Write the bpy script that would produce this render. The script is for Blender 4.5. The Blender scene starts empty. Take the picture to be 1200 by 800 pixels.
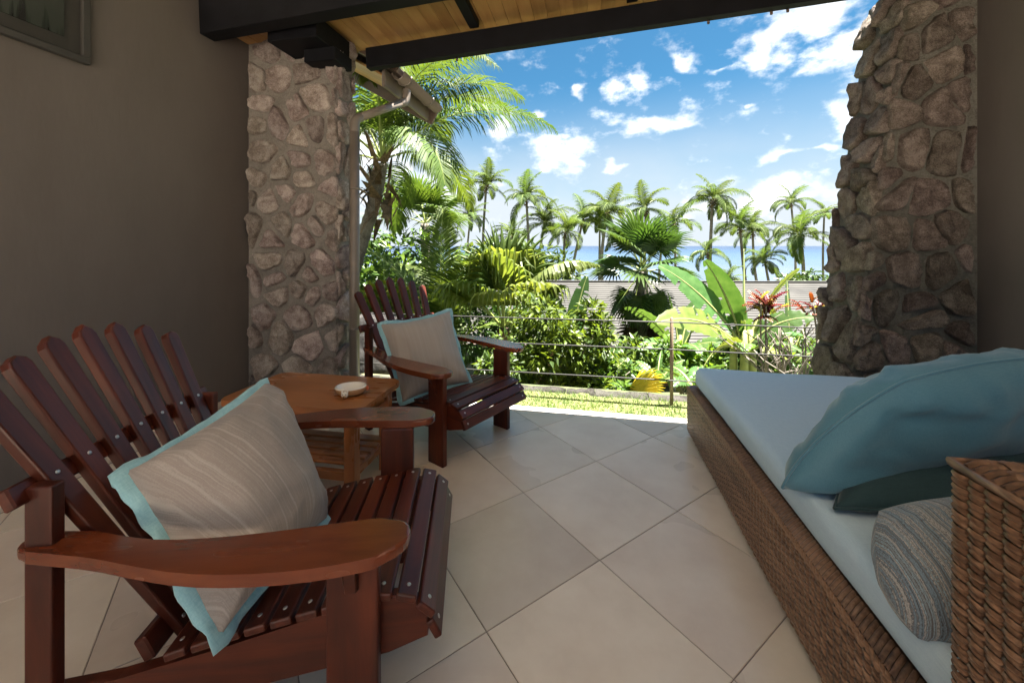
import bpy, bmesh, math, random
from mathutils import Vector, Matrix
from mathutils import noise as mnoise
R = math.radians
rnd = random.Random(7)
S = bpy.context.scene
COL = S.collection

# ------------------------------------------------------------------ camera, sky, sun, exposure
CAM_H = 1.25
FPX, HPX = 463.0, 288.0            # focal length and horizon in pixels of the 1200x800 photograph
CA, SA = math.cos(R(11)), math.sin(R(11))
cam = bpy.data.cameras.new('camera'); camo = bpy.data.objects.new('camera', cam); COL.objects.link(camo)
cam.sensor_width = 36; cam.lens = 36 * FPX / 1200; cam.shift_y = -(400 - HPX) / 1200
cam.clip_start = .02; cam.clip_end = 30000
camo.location = (0, 0, CAM_H); camo.rotation_euler = (R(90), 0, R(11))
S.camera = camo
S.view_settings.view_transform = 'Standard'; S.view_settings.look = 'None'
S.view_settings.gamma = 1; S.view_settings.use_curve_mapping = False
S.view_settings.exposure = 3.15
S.cycles.max_bounces = 8; S.cycles.diffuse_bounces = 5; S.cycles.transparent_max_bounces = 8
S.cycles.sample_clamp_indirect = 6

SUN = Vector((.25, .05, 1)).normalized()
SUN_EL = math.asin(SUN.z); SUN_AZ = math.atan2(SUN.x, SUN.y)

def W(X, Y, z=0): return Vector((X * CA - Y * SA, X * SA + Y * CA, z))       # camera-aligned metres -> room axes
def at(px, py, Y): return W((px - 600) / FPX * Y, Y, CAM_H + (HPX - py) / FPX * Y)
def onz(px, py, z):
    Y = FPX * (CAM_H - z) / (py - HPX); return W((px - 600) / FPX * Y, Y, z)

world = bpy.data.worlds.new('World'); S.world = world; world.use_nodes = True
def build_world():
    nt = world.node_tree; nt.nodes.clear(); N = nt.nodes.new; L = nt.links.new
    out = N('ShaderNodeOutputWorld'); bg = N('ShaderNodeBackground'); sky = N('ShaderNodeTexSky')
    sky.sky_type = 'NISHITA'; sky.sun_disc = False; sky.sun_elevation = SUN_EL; sky.sun_rotation = SUN_AZ
    sky.altitude = 0; sky.air_density = 1.0; sky.dust_density = .6; sky.ozone_density = 2.6
    bg.inputs['Strength'].default_value = .05
    tc = N('ShaderNodeTexCoord')
    sep = N('ShaderNodeSeparateXYZ'); L(tc.outputs['Generated'], sep.inputs[0])
    def M(op, a, b=None, c=None, clamp=False):
        n = N('ShaderNodeMath'); n.operation = op; n.use_clamp = clamp
        for i, v in enumerate((a, b, c)):
            if v is None: continue
            if isinstance(v, (int, float)): n.inputs[i].default_value = v
            else: L(v, n.inputs[i])
        return n.outputs[0]
    az = M('ARCTAN2', sep.outputs[0], sep.outputs[1]); el = M('ARCSINE', sep.outputs[2])
    # noise that warps and frays the cloud edges
    mp = N('ShaderNodeMapping'); mp.inputs['Scale'].default_value = (1, 1, 1.7); L(tc.outputs['Generated'], mp.inputs[0])
    def noise(scale, det, rough, off):
        m2 = N('ShaderNodeVectorMath'); m2.operation = 'ADD'; m2.inputs[1].default_value = off; L(mp.outputs[0], m2.inputs[0])
        n = N('ShaderNodeTexNoise'); n.inputs['Scale'].default_value = scale; n.inputs['Detail'].default_value = det
        n.inputs['Roughness'].default_value = rough; L(m2.outputs[0], n.inputs['Vector']); return n.outputs['Fac']
    wa = M('MULTIPLY', M('SUBTRACT', noise(7, 3, .5, (3, 1, 8)), .5), .22)
    we = M('MULTIPLY', M('SUBTRACT', noise(7, 3, .5, (9, 4, 2)), .5), .16)
    azw = M('ADD', az, wa); elw = M('ADD', el, we)
    fr = noise(15, 8, .62, (0, 0, 0))
    def blob(px, py, rx, ry, s, tilt=0):
        d = (at(px, py, 10) - Vector((0, 0, CAM_H))).normalized()
        a0 = math.atan2(d.x, d.y); e0 = math.asin(d.z)
        k = math.cos(math.atan((px - 600) / FPX)); 
        ra = rx / FPX * k * k; re = ry / FPX * k * math.cos(e0) ** 2
        dx = M('SUBTRACT', azw, a0); dy = M('SUBTRACT', elw, e0)
        if tilt: dy = M('SUBTRACT', dy, M('MULTIPLY', dx, tilt))
        q = M('ADD', M('POWER', M('DIVIDE', dx, ra), 2), M('POWER', M('DIVIDE', dy, re), 2))
        return M('MULTIPLY', M('SUBTRACT', 1, M('SQRT', q)), s)
    spots = [(655, 178, 58, 30, 1), (598, 145, 40, 26, 1), (634, 128, 22, 14, .8), (712, 128, 30, 16, .6), (742, 92, 26, 22, .7),
             (690, 98, 14, 12, .7), (775, 138, 78, 24, 1), (738, 152, 50, 14, .8), (815, 72, 20, 24, .9), (852, 84, 26, 8, .7), (940, 20, 95, 48, 1.1),
             (985, 68, 60, 36, 1), (890, 58, 34, 40, .8), (995, 135, 46, 28, .9), (912, 180, 58, 12, .8, .25), (966, 168, 34, 10, .7),
             (715, 192, 16, 9, .7), (552, 112, 50, 22, .45), (540, 225, 75, 16, .7), (885, 130, 8, 7, .6), (905, 153, 10, 7, .6),
             (890, 238, 150, 30, .75, .06), (420, 60, 120, 40, .5), (440, 180, 120, 90, .9)]
    tot = None
    for s in spots:
        b = blob(*s); tot = b if tot is None else M('MAXIMUM', tot, b)
    # the rest of the sky, outside the listed clouds, carries scattered cumulus of the same sort
    far = N('ShaderNodeMapRange'); far.inputs['From Min'].default_value = .75; far.inputs['From Max'].default_value = 1.0
    dirn = N('ShaderNodeVectorMath'); dirn.operation = 'DOT_PRODUCT'; L(tc.outputs['Generated'], dirn.inputs[0])
    fwd = (at(720, 130, 10) - Vector((0, 0, CAM_H))).normalized(); dirn.inputs[1].default_value = fwd
    acos = M('ARCCOSINE', dirn.outputs['Value']); L(acos, far.inputs['Value'])
    scat = M('MULTIPLY', M('MULTIPLY', M('SUBTRACT', noise(2.6, 4, .55, (5, 5, 5)), .42), 3.4), far.outputs[0])
    tot = M('MAXIMUM', tot, scat)
    dens = M('ADD', tot, M('MULTIPLY', M('SUBTRACT', fr, .52), 2.3))
    ss = N('ShaderNodeMapRange'); ss.interpolation_type = 'SMOOTHSTEP'; L(dens, ss.inputs['Value'])
    ss.inputs['From Min'].default_value = .05; ss.inputs['From Max'].default_value = .95
    # thin white veil low over the sea
    veil = N('ShaderNodeMapRange'); veil.interpolation_type = 'SMOOTHSTEP'; L(el, veil.inputs['Value'])
    veil.inputs['From Min'].default_value = .40; veil.inputs['From Max'].default_value = .02
    veil.inputs['To Min'].default_value = 0; veil.inputs['To Max'].default_value = .95
    vn = M('MULTIPLY', veil.outputs[0], M('ADD', .5, M('MULTIPLY', noise(3.2, 4, .5, (1, 7, 3)), 1.3)), clamp=True)
    cov = M('MULTIPLY', ss.outputs[0], .97)
    shade = N('ShaderNodeMix'); shade.data_type = 'RGBA'
    shade.inputs['A'].default_value = (2.7, 2.82, 2.95, 1); shade.inputs['B'].default_value = (5.0, 4.9, 4.8, 1)
    L(M('MULTIPLY', M('SUBTRACT', noise(9, 5, .6, (2, 2, .2)), .35), 3, clamp=True), shade.inputs['Factor'])
    mix = N('ShaderNodeMix'); mix.data_type = 'RGBA'
    dk = N('ShaderNodeMix'); dk.data_type = 'RGBA'; dk.blend_type = 'MULTIPLY'; dk.inputs['Factor'].default_value = 1
    L(sky.outputs[0], dk.inputs['A']); dk.inputs['B'].default_value = (.155, .325, .36, 1)
    vm = N('ShaderNodeMix'); vm.data_type = 'RGBA'; L(vn, vm.inputs['Factor']); L(dk.outputs['Result'], vm.inputs['A']); vm.inputs['B'].default_value = (1.9, 2.1, 2.28, 1)
    L(cov, mix.inputs['Factor']); L(vm.outputs['Result'], mix.inputs['A']); L(shade.outputs['Result'], mix.inputs['B'])
    L(mix.outputs['Result'], bg.inputs['Color']); L(bg.outputs[0], out.inputs[0])
build_world()
sl = bpy.data.lights.new('sun', 'SUN'); so = bpy.data.objects.new('sun', sl); COL.objects.link(so)
sl.energy = 5.0; sl.angle = R(.53); sl.color = (1, .95, .87)
so.rotation_euler = (-SUN).to_track_quat('-Z', 'Y').to_euler(); so.location = (0, 0, 30)

# ------------------------------------------------------------------ helpers
def mesh(name, v, f, smooth=False):
    m = bpy.data.meshes.new(name); m.from_pydata([tuple(p) for p in v], [], f); m.update()
    if smooth: m.polygons.foreach_set('use_smooth', [True] * len(m.polygons))
    return m
def obj(name, m, mat=None, parent=None, M=None, **kw):
    o = bpy.data.objects.new(name, m); COL.objects.link(o)
    if mat is not None and not m.materials:
        for x in (mat if isinstance(mat, (list, tuple)) else [mat]): m.materials.append(x)
    if parent is not None: o.parent = parent
    if M is not None: o.matrix_local = M
    for k, x in kw.items(): o[k] = x
    return o
def thing(name, label, cat, M=None, group=None):
    o = bpy.data.objects.new(name, None); COL.objects.link(o); o.empty_display_size = .1
    if M is not None: o.matrix_local = M
    o['label'] = label; o['category'] = cat
    if group: o['group'] = group
    return o
def copy_tree(o, parent=None):
    c = o.copy(); COL.objects.link(c)
    if parent is not None: c.parent = parent
    for ch in list(o.children): copy_tree(ch, c)
    return c
def T(x, y=None, z=None):
    return Matrix.Translation(x if y is None else (x, y, z))
def Rz(a): return Matrix.Rotation(a, 4, 'Z')
def Ry(a): return Matrix.Rotation(a, 4, 'Y')
def Rx(a): return Matrix.Rotation(a, 4, 'X')
def frame(o, ex, ey, ez): # matrix from axes
    m = Matrix.Identity(4)
    for i, a in enumerate((ex, ey, ez)):
        for k in range(3): m[k][i] = a[k]
    for k in range(3): m[k][3] = o[k]
    return m
_cache = {}
def box(sx, sy, sz, bev=.003, seg=1):
    key = ('box', round(sx, 4), round(sy, 4), round(sz, 4), bev, seg)
    bm = bmesh.new(); bmesh.ops.create_cube(bm, size=1); bmesh.ops.scale(bm, vec=(sx, sy, sz), verts=bm.verts)
    if bev: bmesh.ops.bevel(bm, geom=bm.edges[:], offset=bev, segments=seg, affect='EDGES', profile=.5)
    m = bpy.data.meshes.new('box'); bm.to_mesh(m); bm.free()
    return m
def prism(poly, t, bev=.003, seg=1, axis='Z'):
    """polygon in XY extruded by t in Z (centred), bevelled rims; axis='Y' lays it in XZ"""
    bm = bmesh.new(); n = len(poly)
    a = [bm.verts.new((p[0], p[1], -t / 2)) for p in poly]; b = [bm.verts.new((p[0], p[1], t / 2)) for p in poly]
    bm.faces.new(a[::-1]); bm.faces.new(b); side = []
    for i in range(n): bm.faces.new((a[i], a[(i + 1) % n], b[(i + 1) % n], b[i]))
    if bev:
        rim = [e for e in bm.edges if (e.verts[0] in a) == (e.verts[1] in a) ]
        bmesh.ops.bevel(bm, geom=rim, offset=bev, segments=seg, affect='EDGES', profile=.5)
    if axis == 'Y': bmesh.ops.rotate(bm, matrix=Matrix.Rotation(R(90), 3, 'X'), verts=bm.verts)
    bmesh.ops.recalc_face_normals(bm, faces=bm.faces)
    m = bpy.data.meshes.new('prism'); bm.to_mesh(m); bm.free(); return m
def tube_geo(pts, rad, seg=8, v=None, f=None, cap=True):
    v = [] if v is None else v; f = [] if f is None else f
    pts = [Vector(p) for p in pts]; n = len(pts); rad = [rad] * n if isinstance(rad, (int, float)) else rad
    t0 = (pts[1] - pts[0]).normalized(); up = Vector((0, 0, 1)) if abs(t0.z) < .9 else Vector((1, 0, 0))
    s = t0.cross(up).normalized(); b = len(v)
    for i in range(n):
        t = (pts[min(i + 1, n - 1)] - pts[max(i - 1, 0)]).normalized()
        s = (s - t * s.dot(t)).normalized(); q = t.cross(s)
        for k in range(seg):
            a = 2 * math.pi * k / seg; v.append(pts[i] + (s * math.cos(a) + q * math.sin(a)) * rad[i])
    for i in range(n - 1):
        for k in range(seg):
            f.append((b + i * seg + k, b + i * seg + (k + 1) % seg, b + (i + 1) * seg + (k + 1) % seg, b + (i + 1) * seg + k))
    if cap:
        f.append(tuple(b + k for k in range(seg))[::-1]); f.append(tuple(b + (n - 1) * seg + k for k in range(seg)))
    return v, f
def tube(pts, rad, seg=8, smooth=True):
    v, f = tube_geo(pts, rad, seg); return mesh('tube', v, f, smooth)
def smooth_path(pts, k=3):
    pts = [Vector(p) for p in pts]
    for _ in range(k):
        o = [pts[0]]
        for a, b in zip(pts, pts[1:]): o += [a * .75 + b * .25, a * .25 + b * .75]
        pts = o + [pts[-1]]
    return pts
def clip(poly, nx, ny, d):   # keep nx*x+ny*y<=d
    out = []; n = len(poly)
    for i in range(n):
        a, b = poly[i], poly[(i + 1) % n]; da = nx * a[0] + ny * a[1] - d; db = nx * b[0] + ny * b[1] - d
        if da <= 0: out.append(a)
        if (da < 0) != (db < 0) and da != db:
            t = da / (da - db); out.append((a[0] + (b[0] - a[0]) * t, a[1] + (b[1] - a[1]) * t))
    return out

# ------------------------------------------------------------------ materials
def nt_new(name):
    m = bpy.data.materials.new(name); m.use_nodes = True; nt = m.node_tree
    return m, nt, nt.nodes.new, nt.links.new, nt.nodes['Principled BSDF']
def ramp(nt, stops, fac):
    r = nt.nodes.new('ShaderNodeValToRGB'); e = r.color_ramp.elements
    while len(e) < len(stops): e.new(.5)
    for i, (p, c) in enumerate(stops): e[i].position = p; e[i].color = (*c, 1)
    nt.links.new(fac, r.inputs[0]); return r.outputs[0]
def coords(nt, scale=(1, 1, 1), kind='Object', rot=(0, 0, 0)):
    tc = nt.nodes.new('ShaderNodeTexCoord'); mp = nt.nodes.new('ShaderNodeMapping'); mp.inputs['Scale'].default_value = scale
    mp.inputs['Rotation'].default_value = rot
    nt.links.new(tc.outputs[kind], mp.inputs[0]); return mp.outputs[0]
def tex(nt, vec, scale, det=4, rough=.55, dist=0):
    n = nt.nodes.new('ShaderNodeTexNoise'); n.inputs['Scale'].default_value = scale; n.inputs['Detail'].default_value = det
    n.inputs['Roughness'].default_value = rough; n.inputs['Distortion'].default_value = dist
    nt.links.new(vec, n.inputs['Vector']); return n.outputs['Fac']
def bump(nt, bsdf, h, strength=.3, dist=.01):
    b = nt.nodes.new('ShaderNodeBump'); b.inputs['Strength'].default_value = strength; b.inputs['Distance'].default_value = dist
    nt.links.new(h, b.inputs['Height']); nt.links.new(b.outputs[0], bsdf.inputs['Normal'])
def offs(nt, vec, amount=40):  # shift texture per object so copies differ
    oi = nt.nodes.new('ShaderNodeObjectInfo'); m = nt.nodes.new('ShaderNodeMath'); m.operation = 'MULTIPLY'; m.inputs[1].default_value = amount
    nt.links.new(oi.outputs['Random'], m.inputs[0]); a = nt.nodes.new('ShaderNodeVectorMath'); a.operation = 'ADD'
    nt.links.new(vec, a.inputs[0]); nt.links.new(m.outputs[0], a.inputs[1]); return a.outputs[0]
def objvar(nt, col, lo=.85, hi=1.15, hue=0.0):
    oi = nt.nodes.new('ShaderNodeObjectInfo'); mr = nt.nodes.new('ShaderNodeMapRange')
    mr.inputs['To Min'].default_value = lo; mr.inputs['To Max'].default_value = hi
    h = nt.nodes.new('ShaderNodeHueSaturation'); nt.links.new(oi.outputs['Random'], mr.inputs[0]); nt.links.new(mr.outputs[0], h.inputs['Value'])
    if hue:
        m2 = nt.nodes.new('ShaderNodeMapRange'); m2.inputs['To Min'].default_value = .5 - hue; m2.inputs['To Max'].default_value = .5 + hue
        mm = nt.nodes.new('ShaderNodeMath'); mm.operation = 'FRACT'; mk = nt.nodes.new('ShaderNodeMath'); mk.operation = 'MULTIPLY'; mk.inputs[1].default_value = 7.31
        nt.links.new(oi.outputs['Random'], mk.inputs[0]); nt.links.new(mk.outputs[0], mm.inputs[0]); nt.links.new(mm.outputs[0], m2.inputs[0]); nt.links.new(m2.outputs[0], h.inputs['Hue'])
    nt.links.new(col, h.inputs['Color']); return h.outputs[0]
def wood(name, c1, c2, c3, rough=.3, coat=.0, grain=22, bs=.12, spec=.5):
    m, nt, N, L, b = nt_new(name)
    v = offs(nt, coords(nt, (1.2, grain, grain)))
    g = tex(nt, v, 1.6, 6, .6, .6); g2 = tex(nt, offs(nt, coords(nt, (2, 6, 6)), 17), 1.5, 3)
    mm = N('ShaderNodeMath'); mm.operation = 'MULTIPLY_ADD'; mm.inputs[1].default_value = .45; L(g2, mm.inputs[0])
    m3 = N('ShaderNodeMath'); m3.operation = 'MULTIPLY'; m3.inputs[1].default_value = .6; L(g, m3.inputs[0]); L(m3.outputs[0], mm.inputs[2])
    c = ramp(nt, [(.32, c1), (.5, c2), (.72, c3)], mm.outputs[0])
    L(objvar(nt, c, .82, 1.18), b.inputs['Base Color']); b.inputs['Coat Weight'].default_value = coat; b.inputs['Coat Roughness'].default_value = .2; b.inputs['Specular IOR Level'].default_value = spec
    rr = N('ShaderNodeMapRange'); rr.inputs['To Min'].default_value = rough - .08; rr.inputs['To Max'].default_value = rough + .14
    L(g2, rr.inputs[0]); L(rr.outputs[0], b.inputs['Roughness']); bump(nt, b, g, bs, .002); return m
def plain(name, c, rough=.5, metal=0, var=.12, sc=14, bs=.1, bd=.003, spec=.5):
    m, nt, N, L, b = nt_new(name)
    n = tex(nt, coords(nt), sc, 5)
    L(ramp(nt, [(.3, tuple(x * (1 - var) for x in c)), (.7, tuple(min(1, x * (1 + var)) for x in c))], n), b.inputs['Base Color'])
    b.inputs['Roughness'].default_value = rough; b.inputs['Metallic'].default_value = metal; b.inputs['Specular IOR Level'].default_value = spec
    if bs: bump(nt, b, tex(nt, coords(nt), sc * 6, 3), bs, bd)
    return m
def fabric(name, c1, c2, scale=400, rough=.85, sheen=.2, wr=.0):
    m, nt, N, L, b = nt_new(name)
    w1 = tex(nt, coords(nt, (1, .08, 1)), scale, 2); w2 = tex(nt, coords(nt, (.08, 1, 1)), scale, 2)
    mm = N('ShaderNodeMath'); mm.operation = 'ADD'; L(w1, mm.inputs[0]); L(w2, mm.inputs[1])
    h = N('ShaderNodeMath'); h.operation = 'MULTIPLY'; h.inputs[1].default_value = .5; L(mm.outputs[0], h.inputs[0])
    L(ramp(nt, [(.35, c1), (.65, c2)], h.outputs[0]), b.inputs['Base Color']); b.inputs['Roughness'].default_value = rough
    b.inputs['Sheen Weight'].default_value = sheen; b.inputs['Specular IOR Level'].default_value = .3
    a = N('ShaderNodeMath'); a.operation = 'MULTIPLY_ADD'; a.inputs[1].default_value = 6; L(tex(nt, coords(nt), 9, 4, .6, .8), a.inputs[0]); L(h.outputs[0], a.inputs[2])
    bump(nt, b, a.outputs[0], .25, .0015 + wr); return m
def striped(name, stops, scale, det=6, rough=.85):
    m, nt, N, L, b = nt_new(name)
    n = tex(nt, coords(nt, (1, .006, 0.0)), scale, det, .75)
    fine = tex(nt, coords(nt, (.1, 1, 1)), 260, 2)
    mx = N('ShaderNodeMath'); mx.operation = 'MULTIPLY_ADD'; mx.inputs[1].default_value = .12; L(fine, mx.inputs[0]); L(n, mx.inputs[2])
    L(ramp(nt, stops, mx.outputs[0]), b.inputs['Base Color']); b.inputs['Roughness'].default_value = rough; b.inputs['Sheen Weight'].default_value = .15
    a = N('ShaderNodeMath'); a.operation = 'MULTIPLY_ADD'; a.inputs[1].default_value = 6; L(tex(nt, coords(nt), 8, 4, .6, .8), a.inputs[0]); L(fine, a.inputs[2])
    bump(nt, b, a.outputs[0], .3, .0015); return m
def leaf(name, c1, c2, trans=.3, rough=.42, sc=9, hue=.015, vlo=.75, vhi=1.25, tint=(1.25, 1.2, .55), spec=.28):
    m, nt, N, L, b = nt_new(name)
    n = tex(nt, coords(nt), sc, 3)
    col = objvar(nt, ramp(nt, [(.3, c1), (.7, c2)], n), vlo, vhi, hue)
    L(col, b.inputs['Base Color']); b.inputs['Roughness'].default_value = rough; b.inputs['Specular IOR Level'].default_value = spec
    tr = N('ShaderNodeBsdfTranslucent'); mu = N('ShaderNodeMix'); mu.data_type = 'RGBA'; mu.blend_type = 'MULTIPLY'; mu.inputs['Factor'].default_value = 1
    L(col, mu.inputs['A']); mu.inputs['B'].default_value = (tint[0] * 1.6, tint[1] * 1.6, tint[2] * 1.6, 1); mu.clamp_result = False
    L(mu.outputs['Result'], tr.inputs['Color'])
    ms = N('ShaderNodeMixShader'); ms.inputs[0].default_value = trans; out = nt.nodes['Material Output']
    L(b.outputs[0], ms.inputs[1]); L(tr.outputs[0], ms.inputs[2]); L(ms.outputs[0], out.inputs[0]); return m
def stone_mat(name, c1, c2, c3, sc=18, speck=.5):
    m, nt, N, L, b = nt_new(name)
    v = offs(nt, coords(nt), 30)
    n1 = tex(nt, v, sc, 8, .7); n2 = tex(nt, v, sc * 9, 4, .75); n3 = tex(nt, v, sc * .35, 3)
    def mad(a, k, c):
        q = N('ShaderNodeMath'); q.operation = 'MULTIPLY_ADD'; q.inputs[1].default_value = k; L(a, q.inputs[0])
        if isinstance(c, (int, float)): q.inputs[2].default_value = c
        else: L(c, q.inputs[2])
        return q.outputs[0]
    f = mad(n1, .45, mad(n2, speck, mad(n3, .3, (.25 - (.45 + speck + .3 - .75) / 2 - .125))))
    h = mad(n1, 1.0, mad(n2, .35, 0))
    L(objvar(nt, ramp(nt, [(.41, c1), (.5, c2), (.585, c3)], f), .7, 1.22, .022), b.inputs['Base Color'])
    b.inputs['Roughness'].default_value = .92; b.inputs['Specular IOR Level'].default_value = .2
    bump(nt, b, h, 1, .035); return m

def plaster():
    m, nt, N, L, b = nt_new('wall_paint')
    big = tex(nt, coords(nt, (1, 1, .45)), 1.3, 6, .62); fine = tex(nt, coords(nt, (1, 1, .25)), 38, 5, .6)
    L(ramp(nt, [(.3, (.105, .09, .081)), (.5, (.121, .104, .094)), (.72, (.138, .119, .108))], big), b.inputs['Base Color'])
    b.inputs['Roughness'].default_value = .8; b.inputs['Specular IOR Level'].default_value = .3; bump(nt, b, fine, .35, .003); return m
M_WALL = plaster()
M_MAHOG = wood('mahogany', (0.02, 0.004, 0.0022), (0.062, 0.011, 0.0045), (0.115, 0.023, 0.008), .4, .06, 16, spec=.3)
M_TEAK = wood('teak', (.23, .075, .02), (.29, .10, .028), (.36, .135, .042), .26, .3, 12)
M_PINE = wood('ceiling_pine', (0.2210, 0.1062, 0.0340), (0.3230, 0.1742, 0.0638), (0.3910, 0.2338, 0.0935), .5, .1, 9)
M_CEIL = plain('white_ceiling', (.78, .75, .70), .8, var=.03)
M_BEAM = plain('dark_stain', (.006, .006, .008), .6, var=.3, sc=8, spec=.15)
M_TRIM = plain('brown_trim', (.10, .07, .055), .5, var=.15)
M_GUT = plain('gutter_plastic', (0.1535, 0.1255, 0.1023), .4, var=.06)
M_TILEBASE = plain('grout', (.25, .20, .165), .9, sc=30)
M_WHITE = plain('pale_edge', (0.4147, 0.3917, 0.3571), .6, var=.08)
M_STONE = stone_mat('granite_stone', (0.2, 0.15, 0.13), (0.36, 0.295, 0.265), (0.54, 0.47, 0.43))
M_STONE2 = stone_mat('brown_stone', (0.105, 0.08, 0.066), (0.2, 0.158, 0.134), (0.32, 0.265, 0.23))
M_MORTAR = stone_mat('mortar', (0.1640, 0.1492, 0.1296), (0.2173, 0.1984, 0.1722), (0.2624, 0.2419, 0.2132), 10)
M_SCREW = plain('screw_metal', (.5, .48, .45), .3, 1, var=.05, bs=0)
M_CABLE = plain('wire_rope', (0.0151, 0.0137, 0.0123), 0.7, 0, var=.1, bs=0)
M_POST = plain('fence_post', (0.1800, 0.1350, 0.0850), .6, var=.2)
M_TEAL = fabric('teal_cloth', (0.062, 0.175, 0.25), (0.09, 0.225, 0.305), 500, .5, .3)
M_DTEAL = fabric('dark_teal_cloth', (.012, .04, .048), (.02, .055, .065), 500, .75)
M_MATT = fabric('pale_blue_canvas', (0.42, 0.565, 0.7), (0.5, 0.64, 0.76), 420, .85, .1)
M_PIPE = fabric('blue_flange', (0.22, 0.42, 0.47), (0.3, 0.51, 0.55), 300, .8)
M_BEIGE = striped('beige_striped_linen', [(.34, (.13, .105, .095)), (.43, (.24, .20, .178)), (.5, (.29, .25, .222)), (.56, (.235, .195, .175)), (.62, (.31, .27, .24)), (.72, (.36, .32, .285))], 64)
M_PLAINB = striped('beige_plain_linen', [(.30, (0.2890, 0.2380, 0.1997)), (.5, (0.3315, 0.2805, 0.2380)), (.7, (0.3740, 0.3230, 0.2805))], 40)
M_GREY = striped('grey_striped_cloth', [(.36, (.045, .043, .046)), (.45, (.13, .125, .13)), (.485, (.27, .40, .48)), (.51, (.09, .088, .095)), (.55, (.42, .41, .40)), (.575, (.09, .09, .10)), (.62, (.18, .26, .33)), (.66, (.05, .05, .055)), (.75, (.25, .26, .28))], 70, 3)
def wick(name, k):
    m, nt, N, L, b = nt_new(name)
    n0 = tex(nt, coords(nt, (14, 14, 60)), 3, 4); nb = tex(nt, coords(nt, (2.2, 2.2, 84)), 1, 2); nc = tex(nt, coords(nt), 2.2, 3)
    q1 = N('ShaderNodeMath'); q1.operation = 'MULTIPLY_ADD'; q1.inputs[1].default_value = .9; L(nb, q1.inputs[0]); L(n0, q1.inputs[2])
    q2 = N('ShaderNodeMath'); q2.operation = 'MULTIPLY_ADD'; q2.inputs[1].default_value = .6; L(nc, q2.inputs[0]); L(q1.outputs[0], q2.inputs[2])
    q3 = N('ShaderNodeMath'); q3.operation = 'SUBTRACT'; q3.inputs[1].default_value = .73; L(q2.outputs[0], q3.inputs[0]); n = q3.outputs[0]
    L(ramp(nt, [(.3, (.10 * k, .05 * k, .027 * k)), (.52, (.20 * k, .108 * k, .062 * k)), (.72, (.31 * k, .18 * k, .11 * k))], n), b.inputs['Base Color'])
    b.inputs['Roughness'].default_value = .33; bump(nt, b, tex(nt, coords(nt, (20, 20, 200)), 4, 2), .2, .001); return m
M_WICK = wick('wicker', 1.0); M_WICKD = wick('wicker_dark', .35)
M_ROOF = plain('grey_roof', (0.036, 0.034, 0.03), .8, var=.38, sc=1.1)
M_BRWALL = wood('brown_cladding', (.10, .045, .025), (.16, .075, .04), (.2, .10, .06), .6, 0, 3)
M_BARK = stone_mat('bark', (.10, .085, .07), (.19, .165, .14), (.28, .25, .215), 9)
M_BARKD = stone_mat('palm_fibre', (.05, .032, .02), (.11, .075, .05), (.19, .13, .085), 14)
M_PALM = leaf('coconut_leaflet', (0.0333, 0.0630, 0.0099), (0.0738, 0.1107, 0.0225), .34, .55, spec=.2)
M_PALMF = leaf('far_palm_leaflet', (0.036, 0.062, 0.014), (0.07, 0.1, 0.026), .34, .7, spec=.12)
M_RACH = plain('rachis', (.22, .26, .07), .5, var=.15, bs=0)
M_FAN = leaf('fan_leaf', (0.023, 0.049, 0.011), (0.049, 0.086, 0.021), .22, .38)
M_FANY = leaf('pale_fan_leaf', (0.082, 0.123, 0.023), (0.164, 0.197, 0.049), .38)
M_YEL = leaf('yellow_leaf', (.26, .22, .02), (.36, .30, .045), .3)
M_BAN = leaf('banana_leaf', (0.0425, 0.0935, 0.0238), (0.0765, 0.1360, 0.0425), .32, .35)
M_BANY = leaf('banana_leaf_yellowish', (0.0935, 0.1318, 0.0255), (0.1445, 0.1742, 0.0425), .35, .4)
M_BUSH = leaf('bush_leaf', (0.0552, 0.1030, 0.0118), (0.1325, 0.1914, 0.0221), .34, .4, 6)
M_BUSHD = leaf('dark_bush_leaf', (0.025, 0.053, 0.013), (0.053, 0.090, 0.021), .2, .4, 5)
M_YBUSH = leaf('yellow_bush_leaf', (0.115, 0.156, 0.012), (0.279, 0.295, 0.025), .35, .45, 6)
M_CROT = leaf('croton_leaf', (.04, .012, .009), (.15, .032, .012), .22, .35, 5, .04, tint=(1.3, .7, .3))
M_GRASS = leaf('grass_blade', (0.06, 0.105, 0.02), (0.115, 0.155, 0.045), .3, .6, 3)
M_TWIG = plain('dead_twig', (.17, .145, .12), .9, var=.2)
M_PETI = plain('banana_stem', (.24, .26, .09), .5, var=.2)
M_CERW = plain('white_glaze', (.75, .70, .62), .25, var=.04, bs=0)
M_CERB = plain('tan_glaze', (.50, .28, .13), .25, var=.15, bs=0)
M_BLACK = plain('black_glaze', (.01, .01, .01), .3, var=.1, bs=0)
M_CERO = plain('orange_glaze', (.6, .14, .05), .3, var=.1, bs=0)

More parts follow.
